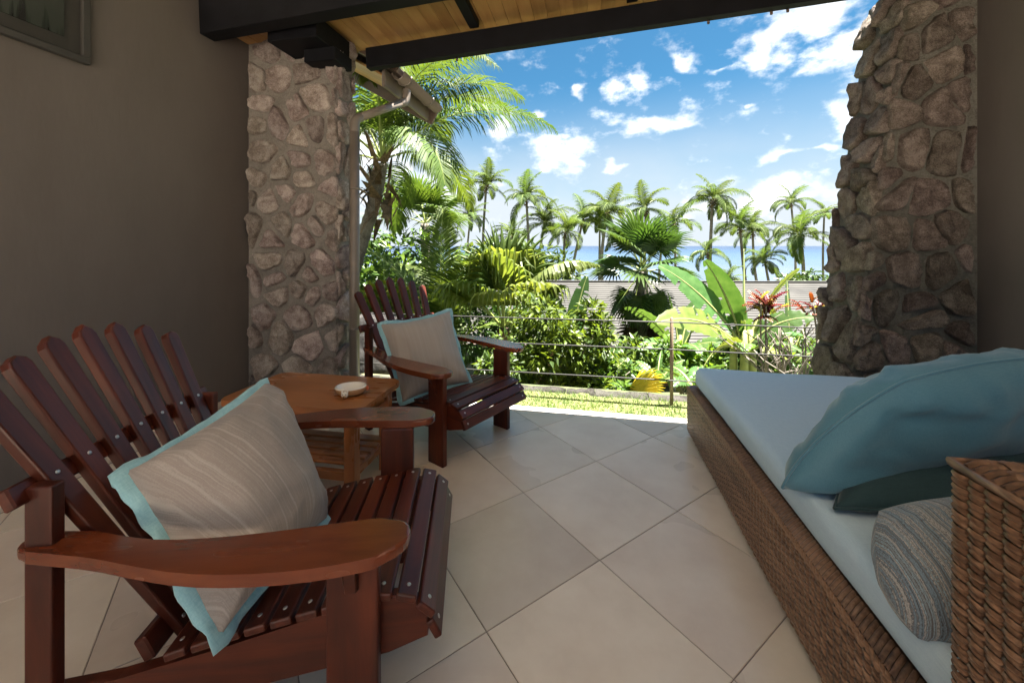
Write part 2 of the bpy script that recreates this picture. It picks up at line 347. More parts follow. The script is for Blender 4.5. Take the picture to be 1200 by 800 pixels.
# ------------------------------------------------------------------ ground, sea
LEFT_U, RIGHT_U, FRONT_V, BACK_V = -2.71, 2.32, 2.955, -3.4
def terrain_z(u, v):
    if v < 3.62: z = -.03
    else:
        d = v - 3.62
        z = -.03 - 3.4 * (1 - math.exp(-d / 4.2)) - .035 * min(d, 46) - (.09 * max(0, d - 46))
    return z + (.12 * mnoise.noise((u * .35, v * .35, 0)) * min(1, max(0, (v - 3.6) / 2)) if v > 3.6 else 0)
def build_ground():
    us = sorted(set([-300, -200, -120, -80, -60] + [x * 2.5 for x in range(-20, 21)] + [60, 80, 120, 200, 300]))
    vs = [-300, -150, -60, -20, -8, -3, 0, 3.62] + [3.62 + .5 * i for i in range(1, 24)] + [16 + 2 * i for i in range(30)] + [90, 120]
    v = [(u, w, terrain_z(u, w)) for w in vs for u in us]; n = len(us)
    f = [(j * n + i, j * n + i + 1, (j + 1) * n + i + 1, (j + 1) * n + i) for j in range(len(vs) - 1) for i in range(n - 1)]
    m, nt, N, L, b = nt_new('earth')
    L(ramp(nt, [(.35, (.035, .05, .018)), (.5, (.07, .085, .03)), (.65, (.13, .11, .065))], tex(nt, coords(nt), .9, 8, .65)), b.inputs['Base Color'])
    b.inputs['Roughness'].default_value = .95; bump(nt, b, tex(nt, coords(nt), 6, 6), .6, .1)
    obj('ground', mesh('ground', v, f, True), m, kind='structure')
build_ground()
SEA_Z = -6.2
def build_sea():
    m, nt, N, L, b = nt_new('sea_water')
    tc = N('ShaderNodeTexCoord'); sp = N('ShaderNodeSeparateXYZ'); L(tc.outputs['Object'], sp.inputs[0])
    # shallow sandy lagoon near the beach, darker weed patches, deep water beyond the reef
    n = tex(nt, coords(nt, (.004, .016, 1)), 1, 4, .6)
    ad = N('ShaderNodeMath'); ad.operation = 'MULTIPLY_ADD'; ad.inputs[1].default_value = 260; L(n, ad.inputs[0]); L(sp.outputs[1], ad.inputs[2])
    mr = N('ShaderNodeMapRange'); L(ad.outputs[0], mr.inputs[0]); mr.inputs['From Min'].default_value = 60; mr.inputs['From Max'].default_value = 1500
    deep = ramp(nt, [(0, (.07, .08, .108)), (.10, (.058, .074, .106)), (.22, (.026, .054, .088)), (.45, (.010, .034, .075)), (.9, (.005, .02, .055))], mr.outputs[0])
    L(deep, b.inputs['Base Color']); b.inputs['Roughness'].default_value = .25; b.inputs['IOR'].default_value = 1.33
    bump(nt, b, tex(nt, coords(nt, (.4, 1, 1)), .8, 6, .65), .35, .5)
    v = [(-9000, 52, 0), (9000, 52, 0), (9000, 14000, 0), (-9000, 14000, 0)]
    obj('sea', mesh('sea', v, [(0, 1, 2, 3)]), m, M=T(0, 0, SEA_Z), kind='structure')
build_sea()

# ------------------------------------------------------------------ terrace floor
def build_floor():
    base = mesh('floor', [(LEFT_U, BACK_V, -.12), (RIGHT_U, BACK_V, -.12), (RIGHT_U, FRONT_V, -.12), (LEFT_U, FRONT_V, -.12),
                          (LEFT_U, BACK_V, -.003), (RIGHT_U, BACK_V, -.003), (RIGHT_U, FRONT_V, -.003), (LEFT_U, FRONT_V, -.003)],
                [(4, 5, 6, 7), (0, 1, 5, 4), (1, 2, 6, 5), (2, 3, 7, 6), (3, 0, 4, 7)])
    fl = obj('floor', base, M_TILEBASE, kind='structure')
    m, nt, N, L, b = nt_new('beige_tile')
    v = offs(nt, coords(nt), 60)
    n1 = tex(nt, v, 4.2, 8, .6); n2 = tex(nt, v, 34, 5, .65)
    mm = N('ShaderNodeMath'); mm.operation = 'MULTIPLY_ADD'; mm.inputs[1].default_value = .05; L(n2, mm.inputs[0])
    m3 = N('ShaderNodeMath'); m3.operation = 'MULTIPLY'; m3.inputs[1].default_value = .93; L(n1, m3.inputs[0]); L(m3.outputs[0], mm.inputs[2])
    L(objvar(nt, ramp(nt, [(.30, (.62, .505, .40)), (.5, (.68, .57, .46)), (.70, (.73, .625, .515))], mm.outputs[0]), .86, 1.07, .006), b.inputs['Base Color'])
    rr = N('ShaderNodeMapRange'); rr.inputs['To Min'].default_value = .24; rr.inputs['To Max'].default_value = .32; L(tex(nt, v, 1.6, 3), rr.inputs[0]); L(rr.outputs[0], b.inputs['Roughness'])
    bump(nt, b, n1, .06, .002)
    t = .521; g = .0018; s2 = math.sqrt(.5)
    P = onz(702.8, 655.8, 0)
    a = Vector((s2, -s2)) * t; bb = Vector((s2, s2)) * t
    def inset(poly, d):
        # shrink a convex polygon
        area = sum(poly[i][0] * poly[(i + 1) % len(poly)][1] - poly[(i + 1) % len(poly)][0] * poly[i][1] for i in range(len(poly)))
        if area < 0: poly = poly[::-1]
        out = poly
        for i in range(len(poly)):
            p, q = poly[i], poly[(i + 1) % len(poly)]; ex, ey = q[0] - p[0], q[1] - p[1]; l = math.hypot(ex, ey)
            if l < 1e-6: continue
            nx, ny = ey / l, -ex / l; out = clip(out, nx, ny, nx * p[0] + ny * p[1] - d)
        return out
    for i in range(-14, 15):
        for j in range(-14, 15):
            c = [Vector(P.xy) + a * i + bb * j, Vector(P.xy) + a * (i + 1) + bb * j, Vector(P.xy) + a * (i + 1) + bb * (j + 1), Vector(P.xy) + a * i + bb * (j + 1)]
            poly = [(p.x, p.y) for p in c]
            for nx, ny, d in ((-1, 0, -LEFT_U - .012), (1, 0, RIGHT_U - .002), (0, -1, -BACK_V), (0, 1, FRONT_V)): poly = clip(poly, nx, ny, d) if len(poly) > 2 else []
            if len(poly) < 3: continue
            lo = inset(poly, g); hi = inset(poly, g + .0015)
            if len(lo) != len(hi) or len(lo) < 3: continue
            cx = sum(p[0] for p in lo) / len(lo); cy = sum(p[1] for p in lo) / len(lo); n = len(lo)
            dz = rnd.uniform(-.0004, .0004)
            vv = [(p[0] - cx, p[1] - cy, -.004) for p in lo] + [(p[0] - cx, p[1] - cy, -.0015 + dz) for p in lo] + [(p[0] - cx, p[1] - cy, dz) for p in hi]
            ff = [tuple(2 * n + k for k in range(n))]
            for r in range(2):
                for k in range(n): ff.append((r * n + k, r * n + (k + 1) % n, (r + 1) * n + (k + 1) % n, (r + 1) * n + k))
            obj('tile', mesh('tile', vv, ff), m, fl, T(cx, cy, 0))
    e = obj('floor_edge', box(RIGHT_U - LEFT_U + 1.2, .095, .14, .006, 2), M_WHITE, M=T((LEFT_U + RIGHT_U) / 2, FRONT_V + .0485, -.069), kind='structure')
build_floor()
def build_bounce_paving():  # pale sheet added behind the camera to bounce sunlight into the terrace
    m, nt, N, L, b = nt_new('bounce_paving')
    L(ramp(nt, [(.35, (.56, .48, .40)), (.65, (.66, .58, .49))], tex(nt, coords(nt), 2, 5)), b.inputs['Base Color']); b.inputs['Roughness'].default_value = .8
    obj('unseen_bounce_paving', mesh('bounce_sheet', [(-9, -14, -.012), (9, -14, -.012), (9, BACK_V - .002, -.012), (-9, BACK_V - .002, -.012)], [(0, 1, 2, 3)]), m, kind='structure')
build_bounce_paving()

# ------------------------------------------------------------------ walls
ROOF_B = -1.5
def build_walls():
    WB = -3.3
    w = obj('wall', box(.16, FRONT_V - WB - .02, 3.5, 0), M_WALL, M=T(LEFT_U - .08, (FRONT_V + WB) / 2, 1.62))
    w['label'] = 'plain taupe wall on the left with the picture on it'; w['category'] = 'wall'
    k = 0; y = WB
    while y < 2.68:
        l = min(.5, 2.7 - y)
        obj('skirting_tile', box(.01, l - .004, .085, .002), bpy.data.materials['beige_tile'], w, T(.0855, y + l / 2 - (FRONT_V + WB) / 2, .0435 - 1.62)); y += .5
    w2 = obj('wall', box(.16, FRONT_V - WB - .02, 3.5, 0), M_WALL, M=T(RIGHT_U + .08, (FRONT_V + WB) / 2, 1.62))
    w2['label'] = 'dark wall on the far right behind the daybed'; w2['category'] = 'wall'
build_walls()

def stones(parent, mat, O, eu, ev, en, poly, cols, rows, seed, gap=.016, proud=.05):
    """irregular stones laid over a planar face: Voronoi cells in plane coords (s,t) of polygon poly"""
    rg = random.Random(seed)
    s0 = min(p[0] for p in poly); s1 = max(p[0] for p in poly); t0 = min(p[1] for p in poly); t1 = max(p[1] for p in poly)
    pts = []
    for j in range(rows):
        for i in range(cols + 1):
            x = (i + .5 * (j % 2) - .0 + rg.uniform(-.3, .3)) / cols; y = (j + .5 + rg.uniform(-.36, .36)) / rows
            pts.append((s0 + x * (s1 - s0), t0 + y * (t1 - t0)))
    # sprinkle a few small stones
    for _ in range(int(cols * rows * .3)): pts.append((rg.uniform(s0, s1), rg.uniform(t0, t1)))
    for i, p in enumerate(pts):
        c = list(poly)
        wob = 1
        for j, q in enumerate(pts):
            if i == j: continue
            dx, dy = q[0] - p[0], (q[1] - p[1]); d2 = dx * dx + dy * dy
            if d2 > .6 or d2 < 1e-8: continue
            d = math.sqrt(d2); nx, ny = dx / d, dy / d
            c = clip(c, nx, ny, nx * (p[0] + q[0]) / 2 + ny * (p[1] + q[1]) / 2 - gap * rg.uniform(.6, 1.5))
            if len(c) < 3: break
        if len(c) < 3: continue
        area = abs(sum(c[k][0] * c[(k + 1) % len(c)][1] - c[(k + 1) % len(c)][0] * c[k][1] for k in range(len(c)))) / 2
        if area < .0016: continue
        if sum(c[k][0] * c[(k + 1) % len(c)][1] - c[(k + 1) % len(c)][0] * c[k][1] for k in range(len(c))) < 0: c = c[::-1]
        # round the corners, then resample
        ch = []
        for k in range(len(c)):
            a, b = c[k], c[(k + 1) % len(c)]
            ch += [(a[0] * .84 + b[0] * .16, a[1] * .84 + b[1] * .16), (a[0] * .16 + b[0] * .84, a[1] * .16 + b[1] * .84)]
        per = [math.hypot(ch[(k + 1) % len(ch)][0] - ch[k][0], ch[(k + 1) % len(ch)][1] - ch[k][1]) for k in range(len(ch))]
        tot = sum(per); n = 20; rs = []; k = 0; acc = 0
        for q in range(n):
            tgt = tot * q / n
            while acc + per[k] < tgt: acc += per[k]; k += 1
            u = (tgt - acc) / max(per[k], 1e-9); a, b = ch[k], ch[(k + 1) % len(ch)]; rs.append((a[0] + (b[0] - a[0]) * u, a[1] + (b[1] - a[1]) * u))
        cx = sum(q[0] for q in rs) / n; cy = sum(q[1] for q in rs) / n
        pr = proud * rg.uniform(.6, 1.25); tx, ty = rg.uniform(-.25, .25), rg.uniform(-.25, .25)
        C0 = O + eu * cx + ev * cy
        V = []
        for sc, dp in ((1.02, -.3), (1.0, .62), (.94, .9), (.8, 1.0), (.55, 1.0), (.28, 1.02)):
            for q in rs:
                jx, jy = (q[0] - cx) * sc, (q[1] - cy) * sc
                rg1 = 1 - abs(mnoise.noise(((cx + jx) * 11 + 3, (cy + jy) * 11, seed + 2))) * 2
                nz = rg1 * rg1 * .012 + mnoise.noise(((cx + jx) * 14, (cy + jy) * 14, seed)) * .016 + mnoise.noise(((cx + jx) * 34, (cy + jy) * 34, seed + 5)) * .014
                h = dp * pr + (nz * (.45 if sc > .99 else 1) + tx * jx + ty * jy) * (1 if dp > 0 else 0)
                wj = 1 + .12 * mnoise.noise((q[0] * 28, q[1] * 28, seed + dp * 1.5))
                V.append(eu * (jx * wj) + ev * (jy * wj) + en * h)
        V.append(en * (pr * 1.02)); F = []
        for r in range(5):
            for k in range(n): F.append((r * n + k, r * n + (k + 1) % n, (r + 1) * n + (k + 1) % n, (r + 1) * n + k))
        for k in range(n): F.append((5 * n + k, 5 * n + (k + 1) % n, 6 * n))
        o = obj('stone', mesh('stone', V, F, True), mat, parent, T(C0))

X_, Y_, Z_ = Vector((1, 0, 0)), Vector((0, 1, 0)), Vector((0, 0, 1))
def build_pillars():
    # left pillar: front face at v 2.71, right side u -1.90
    u0, u1, v0, v1, h = -2.705, -1.915, 2.735, 2.95, 2.90
    core = mesh('pillar', [(u0, v0, -.1), (u1, v0, -.1), (u1, v1, -.1), (u0, v1, -.1), (u0, v0, h), (u1, v0, h), (u1, v1, h), (u0, v1, h)],
                [(0, 1, 5, 4), (1, 2, 6, 5), (2, 3, 7, 6), (3, 0, 4, 7), (4, 5, 6, 7)])
    p = obj('stone_pillar', core, M_MORTAR)
    p['label'] = 'upright stone pillar at the left wall beside the downpipe'; p['category'] = 'pillar'; p['group'] = 'stone pillars flanking the opening'
    stones(p, M_STONE, Vector((u0, v0, 0)), X_, Z_, -Y_, [(.03, -.02), (u1 - u0 + .015, -.02), (u1 - u0 + .015, h), (.03, h)], 3, 14, 3, .022, .034)
    stones(p, M_STONE, Vector((u1, v0, 0)), Y_, Z_, X_, [(0, -.02), (v1 - v0, -.02), (v1 - v0, h), (0, h)], 1, 13, 5, .014, .028)
    # right pillar, battered: its left side leans in towards the top
    v0, v1, h = 2.90, 3.30, 2.95
    b0, t0, u1 = 1.60, 1.97, 2.40     # left edge at floor / at top
    lt = lambda z: b0 + (t0 - b0) * z / 2.8
    zb = -.5
    core = mesh('pillar', [(lt(zb), v0, zb), (u1, v0, zb), (u1, v1, zb), (lt(zb), v1, zb), (lt(h), v0, h), (u1, v0, h), (u1, v1, h), (lt(h), v1, h)],
                [(0, 1, 5, 4), (1, 2, 6, 5), (2, 3, 7, 6), (3, 0, 4, 7), (4, 5, 6, 7)])
    p = obj('stone_pillar', core, M_MORTAR)
    p['label'] = 'battered stone pillar behind the daybed, wider at its foot'; p['category'] = 'pillar'; p['group'] = 'stone pillars flanking the opening'
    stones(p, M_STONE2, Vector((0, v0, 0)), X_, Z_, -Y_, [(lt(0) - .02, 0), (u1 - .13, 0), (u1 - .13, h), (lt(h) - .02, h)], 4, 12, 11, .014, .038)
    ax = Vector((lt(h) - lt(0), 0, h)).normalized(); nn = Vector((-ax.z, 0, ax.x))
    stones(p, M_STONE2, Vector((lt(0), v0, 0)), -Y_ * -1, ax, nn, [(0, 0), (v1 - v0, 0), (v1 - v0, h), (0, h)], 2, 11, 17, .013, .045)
build_pillars()

# ------------------------------------------------------------------ ceiling and beams
SL = .052
def zbeam(u): return 2.69 + SL * (u + 1.79)
def sloped(length, dv, dz, bev=.004): return box(length, dv, dz, bev)
def build_roof():
    tilt = Ry(-math.atan(SL))
    c = obj('ceiling', box(6.2, 3.12 - ROOF_B, .16, 0), M_CEIL, M=T(-.2, (3.12 + ROOF_B) / 2, 3.25) @ tilt, kind='structure')      # roof slab above the boards
    c['label'] = 'boarded terrace ceiling above the beams'
    zb = lambda u: zbeam(u) + .235
    Minv = (T(-.2, (3.12 + ROOF_B) / 2, 3.25) @ tilt).inverted()
    bd = box(.73, .0994, .02, .004)
    u = -2.66
    while u < 2.3:
        obj('board', bd, M_PINE, c, Minv @ T(u, 2.735, zb(u) + .01) @ tilt @ Rz(R(90))); u += .1
    for uu in (-2.0, -.86, .30, 1.46):
        b = obj('purlin', box(.50, .075, .06, .003), M_BEAM, c, Minv @ T(uu, 2.665, zb(uu) - .031) @ tilt @ Rz(R(90)))
    # beams
    L = 4.98
    b1 = obj('beam', box(L, .115, .44, .004), M_BEAM, M=T(-.20, 2.355, 2.732 + .05 * 2.51 + .22) @ Ry(-math.atan(.05)))
    b1['label'] = 'thick black roof beam nearest the room at the top'; b1['category'] = 'beam'; b1['group'] = 'dark roof beams'
    b2 = obj('beam', box(4.1, .07, .165, .004), M_BEAM, M=T(.27, 2.955, zbeam(.27) + .0825) @ tilt)
    b2['label'] = 'long dark roof beam along the outer edge above the opening'; b2['category'] = 'beam'; b2['group'] = 'dark roof beams'
    obj('fascia', box(4.1, .018, .26, .003), M_BRWALL, b2, T(0, .155, .163))
    for u in (.55, .95, 1.05, -1.3):
        obj('bolt', box(.018, .012, .03, .004), M_TRIM, b2, T(u, .03, -.09))
    b3 = thing('beam', 'short stepped black beam resting on top of the left pillar', 'beam', T(-2.1, 2.6, 2.75))
    obj('beam_block', box(.40, .40, .16, .006), M_BEAM, b3, T(.02, .06, .05)); obj('corbel', box(.26, .22, .10, .006), M_BEAM, b3, T(.13, .12, -.075))
    # neighbouring eave with gutter
    e = thing('eave', 'small brown boarded eave of the house beyond the left pillar', 'eave', T(-1.68, 3.13, 2.645))
    sl = R(30)
    for k in range(4):
        obj('soffit_board', box(1.05, .20, .02, .004), M_PINE, e, T(-.50, .14 + .205 * k, .335) @ Ry(sl))
    obj('roof_sheet', box(1.25, .98, .05, .005), M_TRIM, e, T(-.44, .44, .40) @ Ry(sl))
    obj('barge_board', box(1.2, .03, .17, .004), M_TRIM, e, T(-.47, .905, .285) @ Ry(sl))
    obj('fascia', box(.03, .98, .15, .004), M_GUT, e, T(-.03, .44, .03))
    g = thing('gutter', 'half round tan rain gutter along the eave', 'gutter', T(-1.60, 3.13, 2.685))
    v = []; f = []; n = 12; ys = [0, .87]
    for y in ys:
        for r in (.062, .056):
            for k in range(n + 1):
                a = math.pi + math.pi * k / n; v.append((math.cos(a) * r, y, math.sin(a) * r * 1.05 + .05))
    q = n + 1
    for k in range(n):
        f.append((k, k + 1, 2 * q + k + 1, 2 * q + k)); f.append((q + k, 3 * q + k, 3 * q + k + 1, q + k + 1))
    for k in (0, n): f.append((k, 2 * q + k, 3 * q + k, q + k))
    for b in (0, 2 * q):
        for k in range(n): f.append((b + k, b + q + k, b + q + k + 1, b + k + 1))
    obj('trough', mesh('trough', v, f, True), M_GUT, g)
    cap = [(math.cos(math.pi + math.pi * k / n) * .061, math.sin(math.pi + math.pi * k / n) * .064 + .05) for k in range(n + 1)]
    m = prism(cap, .01, 0, axis='Y'); obj('end_cap', m, M_GUT, g, T(0, .875, 0))
    for y in (.12, .62):
        vv, ff = tube_geo([(math.cos(math.pi + math.pi * k / n) * .066, y, math.sin(math.pi + math.pi * k / n) * .069 + .05) for k in range(n + 1)], .008, 6)
        obj('bracket', mesh('bracket', vv, ff, True), M_GUT, g)
    d = thing('downpipe', 'tan round downpipe running up the pillar to the gutter', 'downpipe', T(-1.80, 2.80, 0))
    p0 = Vector((-1.80, 2.80, 0))
    path = smooth_path([(0, 0, 2.14), (0, 0, 2.235), (.02, .05, 2.27)], 2)
    obj('pipe', tube([(0, 0, -.05), (0, 0, 1.0), (0, 0, 2.14)], .038, 14), M_GUT, d)
    obj('elbow', tube(path, .037, 14), M_GUT, d)
    end = Vector((-1.615, 3.25, 2.52)) - p0
    obj('pipe', tube([(.02, .05, 2.27), end], .034, 14), M_GUT, d)
    obj('elbow', tube(smooth_path([end - (end - Vector((.02, .05, 2.27))).normalized() * .04, end + Vector((.01, .03, .012)), end + Vector((.015, .04, .12))], 3), .037, 14), M_GUT, d)
    for z in (.6, 1.7): obj('pipe_clip', tube([(0, 0, z - .012), (0, 0, z + .012)], .04, 14), M_GUT, d)
build_roof()

def build_picture():
    z0, z1, v0, v1 = 2.237, 2.86, .86, 1.685
    p = thing('picture', 'pale framed picture hanging high on the left wall', 'picture', T(LEFT_U + .018, (v0 + v1) / 2, (z0 + z1) / 2))
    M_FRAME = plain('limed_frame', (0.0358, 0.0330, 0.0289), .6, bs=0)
    w, h = v1 - v0, z1 - z0; mw = M_FRAME
    obj('frame_rail', box(.03, w, .035, .003), mw, p, T(0, 0, -h / 2 + .0175)); obj('frame_rail', box(.03, w, .035, .003), mw, p, T(0, 0, h / 2 - .0175))
    for s in (-1, 1): obj('frame_rail', box(.029, .035, h - .072, .003), mw, p, T(0, s * (w / 2 - .0175), 0))
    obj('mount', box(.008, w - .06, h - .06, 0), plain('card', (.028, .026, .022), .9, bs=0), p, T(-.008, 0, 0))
    m, nt, N, L, b = nt_new('print')
    n = tex(nt, coords(nt, (1, 34, 1.5)), 1, 3); tc = N('ShaderNodeTexCoord'); sp = N('ShaderNodeSeparateXYZ'); L(tc.outputs['Object'], sp.inputs[0])
    a = N('ShaderNodeMath'); a.operation = 'MULTIPLY_ADD'; a.inputs[1].default_value = 1.4; L(sp.outputs[2], a.inputs[0]); L(n, a.inputs[2])
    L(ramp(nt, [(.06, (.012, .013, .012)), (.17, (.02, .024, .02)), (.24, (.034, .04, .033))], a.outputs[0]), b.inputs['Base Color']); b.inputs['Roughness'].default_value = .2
    obj('print', box(.006, w - .19, h - .17, 0), m, p, T(-.001, -.01, .02))
build_picture()

# ------------------------------------------------------------------ adirondack chairs
def arc(cx, cy, r, a0, a1, n=6): return [(cx + r * math.cos(R(a0 + (a1 - a0) * k / n)), cy + r * math.sin(R(a0 + (a1 - a0) * k / n))) for k in range(n + 1)]
SCREW = None
def screw(parent, x, y, z, M=None):
    global SCREW
    if SCREW is None:
        v, f = tube_geo([(0, 0, -.002), (0, 0, .0012), (0, 0, .0022)], [.0055, .0055, .003], 8); SCREW = mesh('screw', v, f, True); SCREW.materials.append(M_SCREW)
    obj('screw', SCREW, None, parent, T(x, y, z))
def build_chair():
    c = thing('adirondack_chair', 'dark red wooden chair nearest the camera, with the striped cushion', 'chair', None, 'wooden adirondack chairs')
    # front legs and rear posts
    for s in (-1, 1):
        obj('leg', box(.53, .125, .034, .005, 2), M_MAHOG, c, T(0, s * .292, .2655) @ Ry(R(-90)) @ Rx(R(90)))
        obj('arm_bracket', prism([(0, 0), (.055, 0), (.05, -.02), (.03, -.055), (.018, -.12), (0, -.13)], .032, .004, axis='Y'), M_MAHOG, c, T(0, s * .308, .5305) @ Rz(R(90) * s))
        obj('rear_post', box(.695, .058, .032, .004, 2), M_MAHOG, c, T(-.70, s * .285, .3475) @ Ry(R(-90)) @ Rx(R(90)))
    # seat stringers: side boards following the scooped seat
    prof = seat_profile()
    for s in (-1, 1):
        top = [(x, z - .012) for x, z, a in prof]
        poly = [(.178, .235)] + [(.186, .285), (.163, .325), (.115, .347), (.05, .348), (-.1, .312), (-.3, .262), (-.56, .205), (-.735, .19), (-.735, .095), (-.56, .10), (-.2, .16), (.08, .205)]
        obj('side_board', prism(poly, .03, .004, axis='Y'), M_MAHOG, c, T(0, s * .255, 0))
    # seat slats
    for (x, z, a) in prof:
        sl = obj('seat_slat', box(.575, .052, .021, .005, 2), M_MAHOG, c, T(x, 0, z) @ Ry(a) @ Rz(R(90)))
        for s in (-1, 1): screw(sl, s * .255, 0, .0105)
    # back: seven fanned slats against a rail
    for k in range(7):
        q = k - 3; fan = R(3.0) * q
        ln = .936 - .008 * q * q
        wt, wb = .053, .038
        poly = [(0, -wb / 2), (ln - .02, -wt / 2)] + [(ln - .004, -wt / 2 + .006), (ln + .004 * (3 - abs(q)) + .004, 0), (ln - .004, wt / 2 - .006)] + [(ln - .02, wt / 2), (0, wb / 2)]
        m = prism(poly, .028, .005, 2)
        base = Vector((-.445, q * .051, .165)); rec = R(62.5)
        ex = (Vector((-math.cos(rec), 0, math.sin(rec))) * math.cos(fan) + Vector((0, 1, 0)) * math.sin(fan)); nrm = Vector((math.sin(rec), 0, math.cos(rec)))
        o = obj('back_slat', m, M_MAHOG, c, frame(base, ex, nrm.cross(ex), nrm))
        screw(o, .605, 0, .014); screw(o, .10, 0, .014)
    obj('back_rail', box(.66, .028, .05, .004), M_MAHOG, c, T(-.738, 0, .682) @ Rz(R(90)) @ Rx(R(-27)))
    obj('back_rail', box(.50, .03, .06, .004), M_MAHOG, c, T(-.515, 0, .25) @ Rz(R(90)) @ Rx(R(-27)))
    # arms: paddle shaped
    out = [(.143, -.345), (.13, -.378), (.09, -.405), (.03, -.42), (-.08, -.432), (-.2, -.43), (-.32, -.415), (-.43, -.385), (-.55, -.348), (-.66, -.325), (-.73, -.31), (-.755, -.29)]
    inn = [(-.755, -.262), (-.735, -.25), (-.69, -.25), (-.6, -.262), (-.52, -.288), (-.43, -.308), (-.3, -.312), (-.15, -.302), (0, -.285), (.08, -.28), (.125, -.292), (.143, -.315)]
    pts = out + inn
    sm = []
    for i in range(len(pts)):
        a, b = pts[i], pts[(i + 1) % len(pts)]; sm += [(a[0] * .75 + b[0] * .25, a[1] * .75 + b[1] * .25), (a[0] * .25 + b[0] * .75, a[1] * .25 + b[1] * .75)]
    m1 = prism(sm[::-1], .028, .008, 3); m2 = prism([(x, -y) for x, y in sm], .028, .008, 3)
    obj('arm', m1, M_ARM, c, T(0, 0, .545)); obj('arm', m2, M_ARM, c, T(0, 0, .545))
    return c
M_ARM = wood('mahogany_arm', (0.065, 0.012, 0.004), (0.135, 0.027, 0.008), (0.2, 0.047, 0.013), .22, .3, 10)
def seat_profile():
    p = [(.196, .268, R(62)), (.175, .318, R(40)), (.126, .352, R(14)), (.064, .360, R(2))]
    x = .064
    for k in range(8):
        x -= .0605; p.append((x, .360 - (.064 - x) * .155 - .35 * max(0, .064 - x - .05) ** 2 * .3, -R(9 + k * .9)))
    return p
chair = build_chair()
chair.matrix_local = T(W(-.424, 1.278)) @ Rz(R(5.8 + 11))
chair2 = copy_tree(chair)
chair2['label'] = 'dark red wooden chair by the opening, with the plain beige cushion'
chair2.matrix_local = T(W(-.25, 2.50)) @ Rz(R(-37.5 + 11))

# ------------------------------------------------------------------ side table with ashtray
def rrect(w, h, r, n=5):
    return arc(w / 2 - r, h / 2 - r, r, 0, 90, n) + arc(-w / 2 + r, h / 2 - r, r, 90, 180, n) + arc(-w / 2 + r, -h / 2 + r, r, 180, 270, n) + arc(w / 2 - r, -h / 2 + r, r, 270, 360, n)
def build_table():
    cpos = W(-1.05, 2.115)
    t = thing('side_table', 'low brown wooden side table between the two chairs', 'table', T(cpos) @ Rz(R(1)))
    w, d, h = .77, .45, .485
    for k in range(5):   # edge-glued planks of the top
        pass
    obj('table_top', prism(rrect(w, d, .045), .032, .006, 2), M_TEAK, t, T(0, 0, h - .016))
    for sx in (-1, 1):
        for sy in (-1, 1):
            obj('leg', box(h - .032, .055, .055, .005, 2), M_TEAK, t, T(sx * .315, sy * .165, (h - .032) / 2) @ Ry(R(-90)))
        obj('apron', box(.28, .022, .065, .003), M_TEAK, t, T(sx * .315, 0, h - .066) @ Rz(R(90)))
        obj('shelf_rail', box(.28, .028, .045, .003), M_TEAK, t, T(sx * .315, 0, .15) @ Rz(R(90)))
    for sy in (-1, 1):
        obj('apron', box(.578, .022, .065, .003), M_TEAK, t, T(0, sy * .165, h - .066)); obj('shelf_rail', box(.578, .028, .045, .003), M_TEAK, t, T(0, sy * .172, .15))
    for k in range(5): obj('shelf_slat', box(.66, .042, .016, .003), M_TEAK, t, T(0, -.116 + .058 * k, .181))
    a = thing('ashtray', 'small ceramic ashtray shaped like an animal on the side table', 'ashtray', T(onz(411, 461, h)) @ Rz(R(20)))
    prof = [(.0, .004), (.050, .0), (.066, .006), (.076, .022), (.078, .036), (.075, .042), (.069, .040), (.066, .028), (.052, .016), (0, .013)]
    v = []; f = []; n = 24
    for r, z in prof:
        for k in range(n): v.append((r * math.cos(2 * math.pi * k / n), r * .82 * math.sin(2 * math.pi * k / n), z))
    for i in range(len(prof) - 1):
        for k in range(n): f.append((i * n + k, i * n + (k + 1) % n, (i + 1) * n + (k + 1) % n, (i + 1) * n + k))
    m = mesh('bowl', v, f, True); m.materials.append(M_CERB); m.materials.append(M_CERW)
    for p in m.polygons:
        if p.index // n >= 4: p.material_index = 1
    obj('bowl', m, None, a)
    def blob(name, c, r, mat, par, sq=(1, 1, 1)):
        bm = bmesh.new(); bmesh.ops.create_uvsphere(bm, u_segments=12, v_segments=8, radius=r); bmesh.ops.scale(bm, vec=sq, verts=bm.verts)
        m = bpy.data.meshes.new(name); bm.to_mesh(m); bm.free(); m.polygons.foreach_set('use_smooth', [True] * len(m.polygons)); return obj(name, m, mat, par, T(c))
    hd = blob('head', (-.012, -.071, .020), .016, M_CERW, a, (1.1, .8, 1))
    blob('muzzle', (0, -.012, -.006), .008, M_CERB, hd, (1.2, .9, .7)); blob('nose', (0, -.019, -.004), .0035, M_BLACK, hd)
    for s in (-1, 1):
        blob('eye', (s * .007, -.0115, .005), .0022, M_BLACK, hd); blob('ear', (s * .013, 0, .013), .006, M_CERW, hd, (.8, .6, 1.3))
    blob('tail', (.080, .012, .022), .012, M_CERO, a, (.7, .9, 1))
build_table()

